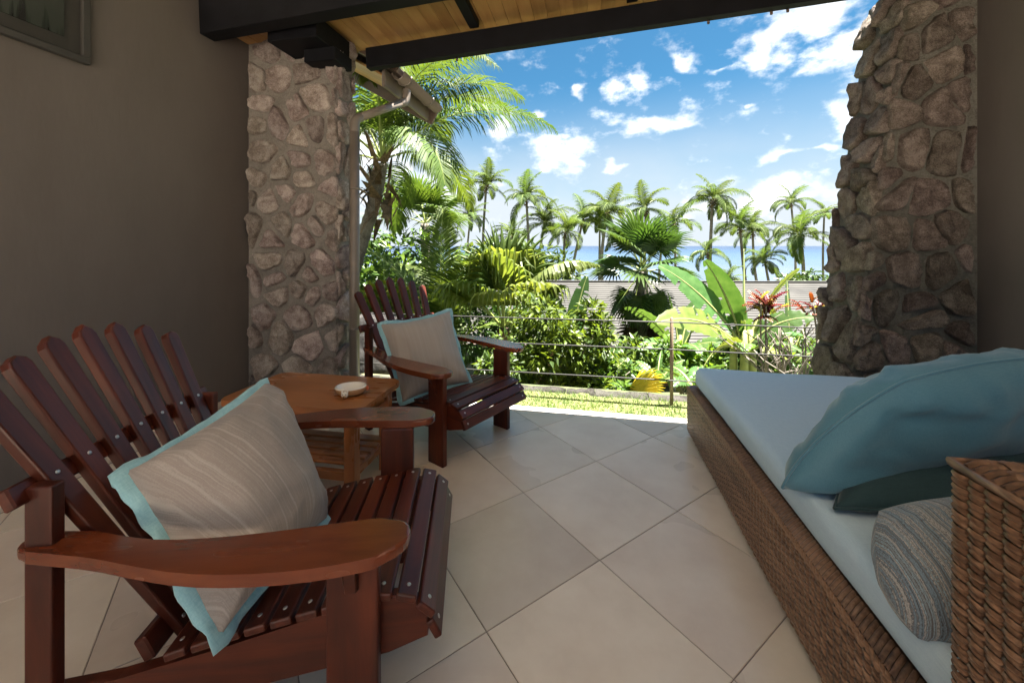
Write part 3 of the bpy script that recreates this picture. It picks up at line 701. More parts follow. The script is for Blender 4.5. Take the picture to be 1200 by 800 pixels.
# ------------------------------------------------------------------ cushions
def cushion(w, h, t, n=30, seed=1, p=2.6, pinch=.08, wr=.008, ex=.5, rd=0):
    V = []; F = []
    def P(i, j, side):
        s = -1 + 2 * i / n; q = -1 + 2 * j / n
        s2 = math.sin(s * math.pi / 2) * .35 + s * .65; q2 = math.sin(q * math.pi / 2) * .35 + q * .65
        k = max(0., (1 - abs(s2) ** p) * (1 - abs(q2) ** p))
        x = s2 * w / 2 * (1 - pinch * (1 - q2 * q2) * abs(s2) ** 2); y = q2 * h / 2 * (1 - pinch * (1 - s2 * s2) * abs(q2) ** 2)
        if rd: x, y = x * math.sqrt(1 - rd * q2 * q2 / 2), y * math.sqrt(1 - rd * s2 * s2 / 2)
        z = side * t / 2 * k ** ex
        e = 1 - k
        z += (mnoise.noise((s * 2.1 + seed, q * 2.1, side)) * wr * 1.6 + mnoise.noise((s * 5 + seed, q * 5, side + 7)) * wr * (.4 + e)) * min(1, k * 5)
        # tension folds running in from the corners
        for cs in (-1, 1):
            for cq in (-1, 1):
                dx, dy = s - cs, q - cq; rr = math.hypot(dx, dy)
                if 0 < rr < .9: z += math.sin(math.atan2(dy, dx) * 9 + seed) * wr * .9 * (1 - rr / .9) * min(1, k * 6)
        z += .012 * math.sin(3.1 * s + seed) * math.sin(2.3 * q + seed)          # the whole bag sags unevenly
        return (x, y, z)
    idx = {}
    for side in (1, -1):
        for i in range(n + 1):
            for j in range(n + 1):
                edge = i in (0, n) or j in (0, n)
                if side == -1 and edge: idx[(i, j, -1)] = idx[(i, j, 1)]; continue
                idx[(i, j, side)] = len(V); V.append(P(i, j, side))
    for side in (1, -1):
        for i in range(n):
            for j in range(n):
                q = (idx[(i, j, side)], idx[(i + 1, j, side)], idx[(i + 1, j + 1, side)], idx[(i, j + 1, side)])
                F.append(q if side == 1 else q[::-1])
    rim = [V[idx[(i, 0, 1)]] for i in range(n)] + [V[idx[(n, j, 1)]] for j in range(n)] + [V[idx[(n - i, n, 1)]] for i in range(n)] + [V[idx[(0, n - j, 1)]] for j in range(n)]
    return mesh('cushion', V, F, True), rim
def flange_mesh(rim, wd, seed, wave=.008, th=.004):
    n = len(rim); V = []; F = []
    c = Vector((0, 0, 0))
    for i, p in enumerate(rim):
        p = Vector(p); a = Vector(rim[i - 1]); b = Vector(rim[(i + 1) % n]); t = (b - a); t.z = 0; t.normalize(); o = Vector((t.y, -t.x, 0))
        q = i / n
        wv = wave * (math.sin(q * 2 * math.pi * 9 + seed) + .6 * math.sin(q * 2 * math.pi * 23 + seed * 2)); e = wd * (1 + .15 * math.sin(q * 41 + seed))
        for s in (-1, 1):
            V += [p - o * .008 + Vector((0, 0, s * th)), p + o * e * .5 + Vector((0, 0, s * th + wv * .5)), p + o * e + Vector((0, 0, s * th * .5 + wv * 1.2))]
    for i in range(n):
        a = i * 6; b = ((i + 1) % n) * 6
        F += [(a + 3, a + 4, b + 4, b + 3), (a + 4, a + 5, b + 5, b + 4), (a, b, b + 1, a + 1), (a + 1, b + 1, b + 2, a + 2), (a + 2, b + 2, b + 5, a + 5)]
    return mesh('flange', V, F, True)
def place_cushion(name, label, TL, TR, BL, t, mat, seed, flange=None, seam=None, n=30, BR=None, **kw):
    """four world corners; the bag is warped to them so a slumped cushion need not be square"""
    BR = BR or TR + BL - TL
    ctr = (TL + TR + BL + BR) / 4; ex = ((TR + BR) - (TL + BL)) / 2; ey = ((TL + TR) - (BL + BR)) / 2; w, h = ex.length, ey.length
    ex.normalize(); ez = ex.cross(ey).normalized(); ey = ez.cross(ex)
    fw = flange or 0
    m, rim = cushion(w - 2 * fw, h - 2 * fw, t, n, seed, **kw)
    Mx = frame(ctr, ex, ey, ez); inv = Mx.inverted(); c4 = [inv @ p for p in (BL, BR, TL, TR)]
    def warp(p):
        s, q = p[0] / w + .5, p[1] / h + .5
        b = c4[0] * (1 - s) * (1 - q) + c4[1] * s * (1 - q) + c4[2] * (1 - s) * q + c4[3] * s * q
        return b + Vector((0, 0, p[2]))
    for v in m.vertices: v.co = warp(v.co)
    o = obj(name, m, mat, None, Mx); o['label'] = label; o['category'] = 'cushion'
    if flange:
        fm = flange_mesh(rim, flange, seed)
        for v in fm.vertices: v.co.z -= .25 * max(0, max(abs(v.co.x) / (w / 2 - fw), abs(v.co.y) / (h / 2 - fw)) - 1) * w
        for v in fm.vertices: v.co = warp(v.co)
        obj('flange', fm, M_PIPE, o)
    if seam:
        r2 = [warp(p) for p in rim]; v, f = tube_geo(r2 + [r2[0]], .0045, 6, cap=False); obj('seam_piping', mesh('seam', v, f, True), seam, o)
    return o
place_cushion('cushion', 'beige striped cushion with blue flange on the nearest chair', W(-1.05, 1.02, .66), W(-.915, 1.485, .772), at(252, 772, .89), .38, M_BEIGE, 2, .026, BR=W(-.60, 1.345, .315), ex=.5, wr=.012)
place_cushion('cushion', 'plain beige cushion with blue edge on the chair by the opening', W(-.884, 2.555, .757), W(-.432, 2.825, .805), W(-.667, 2.35, .29), .22, M_PLAINB, 5, .022, BR=W(-.254, 2.63, .325), ex=.45)

# ------------------------------------------------------------------ wicker daybed
def weave(O, eu, ev, en, lu, lv, pu=.029, pv=.0118, amp=.0032, skew=0.):
    """flat strands woven over and under upright posts, as one mesh"""
    V = []; F = []
    nu = max(2, round(lu / pu)); nv = max(2, round(lv / pv)); du = lu / nu; dv = lv / nv
    prof = ((0, -1.5), (.14, .35), (.5, 1.0), (.86, .35)); npt = nu * 4 + 1
    for r in range(nv):
        for q in range(npt):
            c, k = divmod(q, 4); f, z = prof[k]; x = (c + f) * du
            d = amp * z * (1 + .25 * mnoise.noise((c * 1.7, r * 1.3, lu))) + amp * .3 * (1 if (c + r) % 2 else -1) * (1 if k else 0)
            if q in (0, npt - 1): d = 0
            jit = mnoise.noise((c * .9 + f, r * 1.7, lu)) * dv * .12
            hw = .47 if k else .36
            for e, dd in ((-hw, -.0016), (0, .0010), (hw, -.0016)):
                V.append(O + eu * x + ev * ((r + .5 + e) * dv + jit) + en * (d + dd))
        b = r * npt * 3
        for q in range(npt - 1):
            a = b + q * 3
            F += [(a, a + 3, a + 4, a + 1), (a + 1, a + 4, a + 5, a + 2)]
    return mesh('weave', V, F, True)
def herring(O, eu, ev, en, lu, lv, pu=.017, slant=.9):
    """wrapped strands crossing a rim at a slant"""
    V = []; F = []; n = int(lu / pu)
    for k in range(n):
        x0 = k * pu; b = len(V)
        for (x, y) in ((0, 0), (.5, .5), (1, 1)):
            xx = min(max(x0 + (x - .5) * slant * lv, 0), lu - pu)
            for e, d in ((0.04, -.001), (.5, .003), (.96, -.001)): V.append(O + eu * (xx + e * pu) + ev * (y * lv) + en * (d + .0025 * math.sin(math.pi * y) ))
        for i in range(2):
            for j in range(2): a = b + i * 3 + j; F.append((a, a + 1, a + 4, a + 3))
    return mesh('rim_weave', V, F, True)
BX0, BX1, BY0, BY1 = .645, 2.27, .86, 2.815
def build_daybed():
    d = thing('daybed', 'brown wicker daybed with a pale blue mattress on the right', 'daybed', T((BX0 + BX1) / 2, (BY0 + BY1) / 2, 0))
    Mi = T(-(BX0 + BX1) / 2, -(BY0 + BY1) / 2, 0)
    def add(name, m, mat, M=Matrix.Identity(4), **k): return obj(name, m, mat, d, Mi @ M, **k)
    zt = .325
    add('base', box(BX1 - BX0 - .012, BY1 - BY0 - .012, zt - .045, .004), M_WICKD, T((BX0 + BX1) / 2, (BY0 + BY1) / 2, (zt - .02 + .025) / 2))
    add('woven_side', weave(Vector((BX0, BY1, .025)), -Y_, Z_, -X_, BY1 - BY0, zt - .035), M_WICK, kind='stuff')
    add('woven_side', weave(Vector((BX1, BY1, .025)), -X_, Z_, Y_, BX1 - BX0, zt - .035), M_WICK, kind='stuff')
    add('woven_rim', herring(Vector((BX0 - .002, BY0, zt - .004)), Y_, X_, Z_, BY1 - BY0, .058), M_WICK, kind='stuff')
    add('woven_rim', herring(Vector((BX0 - .002, BY0, zt - .028)), Y_, Z_, -X_, BY1 - BY0, .024, slant=.3), M_WICK, kind='stuff')
    for (x, y) in ((BX0 + .05, BY1 - .13), (BX0 + .05, 1.78), (BX0 + .05, .95), (BX1 - .05, BY1 - .1), (BX1 - .05, .95)):
        add('foot', box(.035, .035, .03, .004), M_BLACK, T(x, y, .015))
    # backrest block at the near end
    wx, y0, y1, zh = BX1 - BX0, .62, .855, .868
    add('backrest', box(wx - .01, y1 - y0 - .012, zh - .032, .004), M_WICKD, T((BX0 + BX1) / 2, (y0 + y1) / 2, (zh - .02 + .02) / 2))
    add('woven_side', weave(Vector((BX0, y1, .025)), -Y_, Z_, -X_, y1 - y0, zh - .045), M_WICK, kind='stuff')
    add('woven_side', weave(Vector((BX1, y1, .34)), -X_, Z_, Y_, wx, zh - .36), M_WICK, kind='stuff')
    add('woven_side', weave(Vector((BX0, y0, .025)), X_, Z_, -Y_, wx, zh - .045), M_WICK, kind='stuff')
    add('woven_rim', herring(Vector((BX0 - .002, y0, zh)), Y_, X_, Z_, y1 - y0, .05, .016, .5), M_WICK, kind='stuff')
    add('woven_rim', weave(Vector((BX0 + .045, y1, zh)), -Y_, X_, Z_, y1 - y0, wx - .05, .034, .019), M_WICK, kind='stuff')
    add('rim_strand', tube([(BX0 - .001, y0, zh - .009), (BX0 - .001, y1 + .001, zh - .009), (BX1, y1 + .001, zh - .009)], .0085, 8), M_WICK)
    # mattress
    bm = bmesh.new(); bmesh.ops.create_cube(bm, size=1); L, Wd, H = BY1 - .875 - .012, BX1 - BX0 - .045, .125
    bmesh.ops.scale(bm, vec=(Wd, L, H), verts=bm.verts)
    bmesh.ops.bevel(bm, geom=bm.edges[:], offset=.042, segments=5, affect='EDGES', profile=.55)
    bmesh.ops.subdivide_edges(bm, edges=[e for e in bm.edges if e.calc_length() > .3], cuts=18, use_grid_fill=True)
    for v in bm.verts:
        v.co.z += (mnoise.noise((v.co.x * 2.2, v.co.y * 2.2, 1)) * .008 + mnoise.noise((v.co.x * 6, v.co.y * 6, 4)) * .002) * (1 if v.co.z > 0 else .2)
        v.co.x += mnoise.noise((v.co.z * 5, v.co.y * 3, 9)) * .004
    m = bpy.data.meshes.new('mattress'); bm.to_mesh(m); bm.free(); m.polygons.foreach_set('use_smooth', [True] * len(m.polygons))
    mo = obj('mattress', m, M_MATT, None, T((BX0 + BX1) / 2 + .02, (BY1 + .875) / 2 - .002, zt + H / 2 - .002)); mo['label'] = 'pale blue mattress lying on the wicker daybed'; mo['category'] = 'mattress'
build_daybed()
place_cushion('cushion', 'large shiny teal cushion tilted across the daybed', at(1060, 446, 1.17), at(1250, 418, 1.22), at(914, 568, 1.325), .27, M_TEAL, 4, None, M_TEAL, 34, BR=at(1215, 502, 1.42), p=2.4, pinch=-.13, ex=.48, wr=.019)
place_cushion('cushion', 'dark teal back cushion lying under the shiny teal one', W(1.22, 1.46, .58), W(1.85, 1.36, .70), at(978, 598, 1.18), .10, M_DTEAL, 8, None, M_DTEAL, 24, BR=W(1.55, 1.0, .58), p=3.5, pinch=.03)
place_cushion('cushion', 'grey and blue striped cushion between mattress and wicker backrest', at(1012, 588, .99), W(1.27, .97, .63), at(1062, 762, .82), .26, M_GREY, 3, None, None, 28, BR=W(1.2, .76, .45), p=2.2, pinch=-.04, ex=.5, rd=.55)

# ------------------------------------------------------------------ lawn, kerb, cables
def build_lawn():
    m, nt, N, L, b = nt_new('turf')
    L(ramp(nt, [(.35, (.075, .095, .025)), (.6, (.14, .145, .05)), (.8, (.19, .175, .085))], tex(nt, coords(nt), 9, 6, .65)), b.inputs['Base Color']); b.inputs['Roughness'].default_value = .95
    bump(nt, b, tex(nt, coords(nt), 60, 4), .8, .02)
    v = [(-5, FRONT_V + .05, -.02), (5, FRONT_V + .05, -.02), (5, 3.45, -.015), (-5, 3.45, -.015)]
    obj('lawn', mesh('lawn', v, [(0, 1, 2, 3)]), m, kind='structure')
    rg = random.Random(4); V = []; F = []
    for _ in range(17000):
        u = rg.uniform(-4.2, 3.2); w = rg.uniform(FRONT_V + .10, 3.44)
        if mnoise.noise((u * 3, w * 3, 2)) < -.25 and rg.random() < .6: continue
        h = rg.uniform(.015, .042); a = rg.uniform(0, 6.28); ww = rg.uniform(.0025, .0045); lx, ly = rg.gauss(0, .018), rg.gauss(0, .018); b = len(V)
        c, s = math.cos(a) * ww, math.sin(a) * ww
        V += [(u - c, w - s, -.022), (u + c, w + s, -.022), (u + lx, w + ly, -.022 + h)]; F.append((b, b + 1, b + 2))
    g = obj('grass', mesh('grass', V, F), M_GRASS, kind='stuff'); g['label'] = 'short sunny grass strip between tiles and kerb'
build_lawn()
M_KERB = stone_mat('kerb_concrete', (0.0131, 0.0128, 0.0097), (0.0338, 0.0311, 0.0255), (0.0562, 0.0525, 0.0450), 7)
def build_kerb():
    k = thing('kerb', 'low rough grey stone kerb at the edge of the grass', 'kerb', T(0, 3.47, -.024))
    rg = random.Random(9); u = -5.0
    while u < 3.2:
        l = rg.uniform(.22, .8)
        V = []; F = []; nx = 9; ring = [(-.085, -.08), (-.08, -.005), (-.05, .018), (.0, .012), (.05, .02), (.08, .0), (.085, -.3)]
        for i in range(nx + 1):
            for (y, z) in ring:
                x = u + l * i / nx * .985
                V.append((x, y + mnoise.noise((x * 6, z * 9, 1)) * .03 + mnoise.noise((x * 21, z * 9, 1)) * .012, z + mnoise.noise((x * 5, y * 9, 3)) * .022 + mnoise.noise((x * 23, y * 20, 3)) * .012))
        q = len(ring)
        for i in range(nx):
            for j in range(q - 1): F.append((i * q + j, i * q + j + 1, (i + 1) * q + j + 1, (i + 1) * q + j))
        F += [tuple(range(q)), tuple(nx * q + j for j in range(q))[::-1]]
        mm = mesh('kerb_stone', V, F, True); obj('kerb_stone', mm, M_KERB, k); u += l
build_kerb()
def build_fence():
    f = thing('cable_fence', 'low wire rope fence along the grass edge', 'fence', T(0, 3.33, 0))
    pu = .647
    obj('post', tube([(pu, 0, -.1), (pu, 0, .675), (pu, 0, .68)], [.0135, .0135, .008], 10), M_POST, f)
    for x in (-5.2, 3.4): obj('post', tube([(x, 0, -.1), (x, 0, .675), (x, 0, .68)], [.0135, .0135, .008], 10), M_POST, f)
    for z in (.645, .43, .185):
        pts = []
        for (a, b) in ((-5.2, pu), (pu, 3.4)):
            for i in range(13): t = i / 12; pts.append((a + (b - a) * t, -.015, z - .012 * (1 - (2 * t - 1) ** 2) * (b - a) / 5))
        pts = [p for i, p in enumerate(pts) if i == 0 or p != pts[i - 1]]
        obj('cable', tube(pts, .0055, 6), M_CABLE, f)
build_fence()
def build_rock(name, label, P, sx, sy, sz, seed, mat):
    bm = bmesh.new(); bmesh.ops.create_icosphere(bm, subdivisions=4, radius=1)
    for v in bm.verts:
        n = v.co.normalized(); k = 1 + .25 * mnoise.noise(n * 1.6 + Vector((seed, 0, 0))) + .1 * mnoise.noise(n * 4 + Vector((seed, 0, 0))) + .04 * mnoise.noise(n * 11)
        v.co = Vector((n.x * sx, n.y * sy, n.z * sz)) * k
    m = bpy.data.meshes.new(name); bm.to_mesh(m); bm.free(); m.polygons.foreach_set('use_smooth', [True] * len(m.polygons))
    o = obj(name, m, mat, M=T(P)); o['label'] = label; o['category'] = 'rock'
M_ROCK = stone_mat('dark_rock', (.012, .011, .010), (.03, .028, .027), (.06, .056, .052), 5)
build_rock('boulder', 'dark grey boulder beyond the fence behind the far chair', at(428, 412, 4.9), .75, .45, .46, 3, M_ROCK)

# ------------------------------------------------------------------ neighbouring building
def build_neighbour():
    b = thing('house', 'low brown house with a grey ribbed roof below the garden', 'house', T(W(2.6, 15)) @ Rz(R(9)))
    e0, r0 = Vector((0, -2.3, -1.95)), Vector((0, 3.2, -.42))
    nrow = 26; V = []; F = []; x0, x1 = -4.2, 13
    sl = (r0 - e0) / nrow; nz = Vector((0, -(r0.z - e0.z), r0.y - e0.y)).normalized()
    for k in range(nrow):
        a = e0 + sl * k + nz * .035; c = e0 + sl * (k + 1) + nz * .012; q = len(V); low = e0 + sl * k + nz * .006
        V += [Vector((x0, a.y, a.z)), Vector((x1, a.y, a.z)), Vector((x1, c.y, c.z)), Vector((x0, c.y, c.z)), Vector((x0, low.y, low.z)), Vector((x1, low.y, low.z))]
        F += [(q, q + 1, q + 2, q + 3), (q + 4, q + 5, q + 1, q)]
    obj('roof', mesh('roof', V, F), M_ROOF, b, kind='stuff')
    bk = [Vector((x0, r0.y, r0.z - .02)), Vector((x1, r0.y, r0.z - .02)), Vector((x1, 8.7, -1.95)), Vector((x0, 8.7, -1.95))]
    obj('roof_slope', mesh('roof', bk, [(0, 1, 2, 3)]), M_ROOF, b)
    obj('ridge_cap', box(x1 - x0, .22, .06, .01), M_ROOF, b, T((x0 + x1) / 2, r0.y, r0.z + .05))
    obj('wall', box(x1 - x0 - .8, 9.4, 3.2, 0), M_BRWALL, b, T((x0 + x1) / 2, 3.2, -3.6))
    obj('fascia', box(x1 - x0, .05, .2, .01), M_TRIM, b, T((x0 + x1) / 2, -2.32, -2.02))
    for x in (-2.2, .3, 2.8, 5.3, 7.8): obj('veranda_post', box(.12, .12, 2.6, .01), plain('post_grey', (.3, .28, .26), .7) if 'post_grey' not in bpy.data.materials else bpy.data.materials['post_grey'], b, T(x, -2.05, -3.36))
    obj('railing', box(x1 - x0 - 1, .06, .08, .01), bpy.data.materials['post_grey'], b, T((x0 + x1) / 2, -2.1, -3.05))
build_neighbour()

# ------------------------------------------------------------------ plants
def frond_mesh(L, e0, bend, n, ll, lw, hang, seed, pet=.16, rr=.02, fwd=.5):
    rg = random.Random(seed); V = []; F = []; MI = []
    N = 14; pts = [Vector((0, 0, 0))]; dirs = []
    for i in range(N):
        a = R(e0 - bend * ((i + .5) / N) ** 1.3); d = Vector((math.cos(a), 0, math.sin(a))); dirs.append(d); pts.append(pts[-1] + d * L / N)
    dirs.append(dirs[-1])
    v, f = tube_geo(pts, [rr * (1 - .85 * i / N) for i in range(N + 1)], 4); V += v; F += f; MI += [1] * len(f)
    for i in range(n):
        t = pet + (1 - pet) * (i + .5) / n; x = t * N; k = min(int(x), N - 1); p = pts[k].lerp(pts[k + 1], x - k); d = dirs[k]
        u = (t - pet) / (1 - pet)
        l = ll * (.45 + .55 * math.sin(math.pi * min(1, u * .85 + .15))) * (1 - .55 * u ** 5) * rg.uniform(.88, 1.08)
        for s in (-1, 1):
            side = Vector((0, s, 0)); up = d.cross(side) * s; up = Vector((-d.z, 0, d.x)) 
            dr = (d * (fwd + .5 * u) + side * .9 + up * rg.uniform(.05, .4)).normalized()
            wv = (d - dr * d.dot(dr)).normalized() * lw * .5
            g = hang * rg.uniform(.7, 1.3)
            p1 = p + dr * l * .45 + Vector((0, 0, -g * l * .06)); d2 = (dr + Vector((0, 0, -g))).normalized(); p2 = p1 + d2 * l * .33; d3 = (d2 + Vector((0, 0, -g))).normalized(); p3 = p2 + d3 * l * .26
            b = len(V); V += [p - wv * .6, p + wv * .6, p1 - wv, p1 + wv, p2 - wv * .7, p2 + wv * .7, p3]
            F += [(b, b + 1, b + 3, b + 2), (b + 2, b + 3, b + 5, b + 4), (b + 4, b + 5, b + 6)]; MI += [0, 0, 0]
    m = mesh('frond', V, F); m.polygons.foreach_set('material_index', MI); return m
def mats(m, *ms):
    for x in ms: m.materials.append(x)
    return m
def trunk_mesh(pts, r0, r1, ringed=True, seg=10, seed=1):
    pts = smooth_path(pts, 3); out = []; rad = []
    tot = sum((b - a).length for a, b in zip(pts, pts[1:])); n = max(12, int(tot / (r0 * .55))); n = min(n, 70)
    acc = 0; k = 0
    cum = [0]
    for a, b in zip(pts, pts[1:]): cum.append(cum[-1] + (b - a).length)
    for i in range(n + 1):
        t = tot * i / n
        while k < len(cum) - 2 and cum[k + 1] < t: k += 1
        q = (t - cum[k]) / max(1e-9, cum[k + 1] - cum[k]); out.append(pts[k].lerp(pts[k + 1], q))
        u = i / n; rad.append((r0 + (r1 - r0) * u + r0 * .45 * max(0, 1 - u * 9) ** 2) * (1 + (.07 if i % 2 else -.03)) * (1 + .05 * mnoise.noise((i * .7, seed, 0))))
    return tube(out, rad, seg)

# --- the big coconut palm behind the left pillar
def near_palm():
    Y = 6.6
    crown = at(447, 192, Y); base = at(398, 372, Y); base2 = at(385, 440, Y); 
    p = thing('coconut_palm', 'large coconut palm with leaning trunk behind the left downpipe', 'palm tree', T(base2))
    o = base2
    obj('trunk', trunk_mesh([base2 - o, base - o, at(425, 280, Y) - o, at(441, 232, Y) - o, crown - o], .125, .10, seed=3), M_BARK, p)
    # fibrous boots under the crown
    V = []; F = []; rg = random.Random(12)
    for k in range(46):
        a = rg.uniform(0, 6.28); z = rg.uniform(-.95, .12); r = .15 + rg.uniform(-.02, .05)
        q = Vector((math.cos(a) * r, math.sin(a) * r, z)); t = Vector((math.cos(a) * rg.uniform(.05, .5), math.sin(a) * rg.uniform(.05, .5), rg.choice((1, 1, -1)) * rg.uniform(.15, .5)))
        wv = Vector((-math.sin(a), math.cos(a), 0)) * rg.uniform(.03, .09); b = len(V); cr = crown - o
        V += [cr + q - wv, cr + q + wv, cr + q + t * .6 + wv * .6 + Vector((0, 0, .02)), cr + q + t * .6 - wv * .6, cr + q + t + Vector((0, 0, -.06))]
        F += [(b, b + 1, b + 2, b + 3), (b + 3, b + 2, b + 4)]
    ft = obj('dead_boots', mesh('boots', V, F), M_BARKD, p, kind='stuff')
    # fronds: azimuth seen from the camera (0 right, 90 away), start elevation, bend, length
    spec = [(-8, 42, 78, 3.0), (12, 72, 105, 3.0), (35, 66, 90, 3.1), (-35, 74, 120, 3.0), (20, 80, 70, 2.9), (75, 60, 90, 3.0), (110, 66, 95, 3.0), (150, 58, 100, 2.9),
            (185, 48, 105, 2.8), (200, 74, 110, 2.9), (-75, 62, 120, 2.7), (230, 40, 110, 2.7), (165, 20, 100, 2.5), (60, 30, 100, 2.8), (100, 12, 90, 2.6), (-100, 84, 90, 2.6), (0, 84, 60, 2.7), (90, 86, 50, 2.7), (-50, 28, 105, 2.4)]
    for i, (az, e0, bd, L) in enumerate(spec):
        m = mats(frond_mesh(L * 1.05, e0, bd, 96, .74, .026, .9, 100 + i, .17, .02), M_PALM, M_RACH)
        obj('frond', m, None, p, T(crown - o + Vector((0, 0, .05))) @ Rz(R(az + 11)))
near_palm()

# --- shore palms
FAR = [frond_mesh(3.0 + .3 * (q - .5), e - 8 * q, b + 14 * q, 54, .86 - .12 * q, .05, .55 + .5 * q, 40 + i + 9 * q, .1, .03) for q in (0, 1) for i, (e, b) in enumerate(((82, 60), (64, 95), (42, 105), (18, 95), (-8, 75)))]
for m in FAR: mats(m, M_PALMF, M_RACH)
CLUST = None
def shore_palm(px, py, rpx, Y, bpx, bpy_, label, seed, lean=0, n=19):
    global CLUST
    rg = random.Random(seed)
    top = at(px, py, Y); base = at(bpx, bpy_, Y); gz = terrain_z(base.x, base.y) - .2
    d = (base - top); k = (gz - top.z) / d.z if abs(d.z) > .1 else 1; foot = top + d * max(k, 1); foot.z = gz
    if (foot.xy - top.xy).length > 4: foot.xy = top.xy + (foot.xy - top.xy).normalized() * 4
    sc = rpx / FPX * Y / 2.6
    p = thing('coconut_palm', label, 'palm tree', T(foot), 'coconut palms along the shore')
    mid = (foot + top) / 2 + W(rg.uniform(-.5, .5), 0, 0).to_3d() * (1 if (foot - top).length > 5 else .2)
    obj('trunk', trunk_mesh([Vector((0, 0, 0)), mid - foot, top - foot], .17 * max(sc, .8), .11 * max(sc, .8), seg=7, seed=seed), M_BARK, p)
    if CLUST is None:
        V = []; F = []; rr = random.Random(3)
        for k in range(26):
            a = rr.uniform(0, 6.28); z = rr.uniform(-.75, .1); q = Vector((math.cos(a) * .2, math.sin(a) * .2, z)); b = len(V); w = Vector((-math.sin(a), math.cos(a), 0)) * .12; t = Vector((math.cos(a) * .22, math.sin(a) * .22, rr.uniform(-.3, .25)))
            V += [q - w, q + w, q + t]; F.append((b, b + 1, b + 2))
        CLUST = mesh('fibre', V, F); CLUST.materials.append(M_BARKD)
    obj('crown_fibre', CLUST, None, p, T(top - foot) @ Matrix.Scale(sc, 4))
    n = rg.choice((13, 15, 17, 19, 21)); wind = rg.uniform(-20, 20); young = rg.random()
    for i in range(n):
        u = i / n; vi = 0 if u < .14 else 1 if u < .4 else 2 if u < .66 else 3 if u < .86 else 4
        az = i * 137.5 + rg.uniform(-18, 18)
        obj('frond', FAR[vi + 5 * (rg.random() < young)], None, p, T(top - foot) @ Rz(R(11)) @ Ry(R(wind)) @ Rz(R(az)) @ Ry(R(rg.uniform(-13, 13))) @ Matrix.Scale(sc * rg.uniform(.78, 1.2), 4))
shore = [
 (570, 218, 30, 42, 570, 300, 'lone slender coconut palm left of the other shore palms, high against the sky'),
 (551, 256, 24, 40, 551, 330, 'short coconut palm just left of and below the lone slender palm'),
 (617, 234, 32, 36, 617, 330, 'coconut palm with upright fronds, first in the row right of the lone slender palm'),
 (638, 262, 30, 38, 633, 335, 'coconut palm leaning in the thick left clump above the arching yellow fan leaf'),
 (662, 272, 30, 34, 661, 340, 'low bushy coconut palm on twin trunks behind the arching yellow fan leaf'),
 (683, 258, 30, 38, 667, 335, 'coconut palm with curved trunk just left of the pair on tall bare trunks'),
 (711, 250, 36, 36, 709, 335, 'full-crowned coconut palm on a tall bare trunk, left of the dark fan palm'),
 (703, 256, 24, 40, 702, 335, 'thin coconut palm half hidden behind the full-crowned palm beside it'),
 (757, 245, 32, 44, 757, 330, 'coconut palm rising straight behind the dark fan palm'),
 (791, 263, 28, 46, 791, 335, 'spiky coconut palm just right of the dark fan palm crown'),
 (835, 234, 36, 38, 832, 345, 'tallest coconut palm of the shore, right of centre against the cloud'),
 (829, 296, 24, 30, 833, 350, 'short coconut palm in front of the tallest palm trunk'),
 (867, 266, 32, 38, 876, 345, 'left one of two coconut palms standing close together with leaning trunks'),
 (882, 272, 28, 41, 891, 345, 'right one of two coconut palms standing close together with leaning trunks'),
 (853, 330, 24, 30, 853, 350, 'small young coconut palm low beside the close-set pair'),
 (896, 305, 26, 34, 905, 345, 'low coconut palm in front of the sea with a leaning brown trunk'),
 (927, 238, 22, 40, 930, 330, 'small ragged palm crown high above the spreading palm by the right pillar'),
 (938, 276, 36, 32, 936, 340, 'wide spreading coconut palm beside the right stone pillar'),
 (966, 250, 18, 44, 966, 340, 'coconut palm mostly hidden by the right stone pillar'),
 (600, 278, 26, 44, 600, 335, 'grey-green coconut palm in the gap left of the thick clump'),
 (525, 268, 26, 36, 525, 330, 'coconut palm behind the upright feather frond on the left'),
 (775, 290, 22, 33, 775, 340, 'low coconut palm peeping out behind the dark fan palm'),
]
for i, s in enumerate(shore): shore_palm(*s, seed=200 + i)

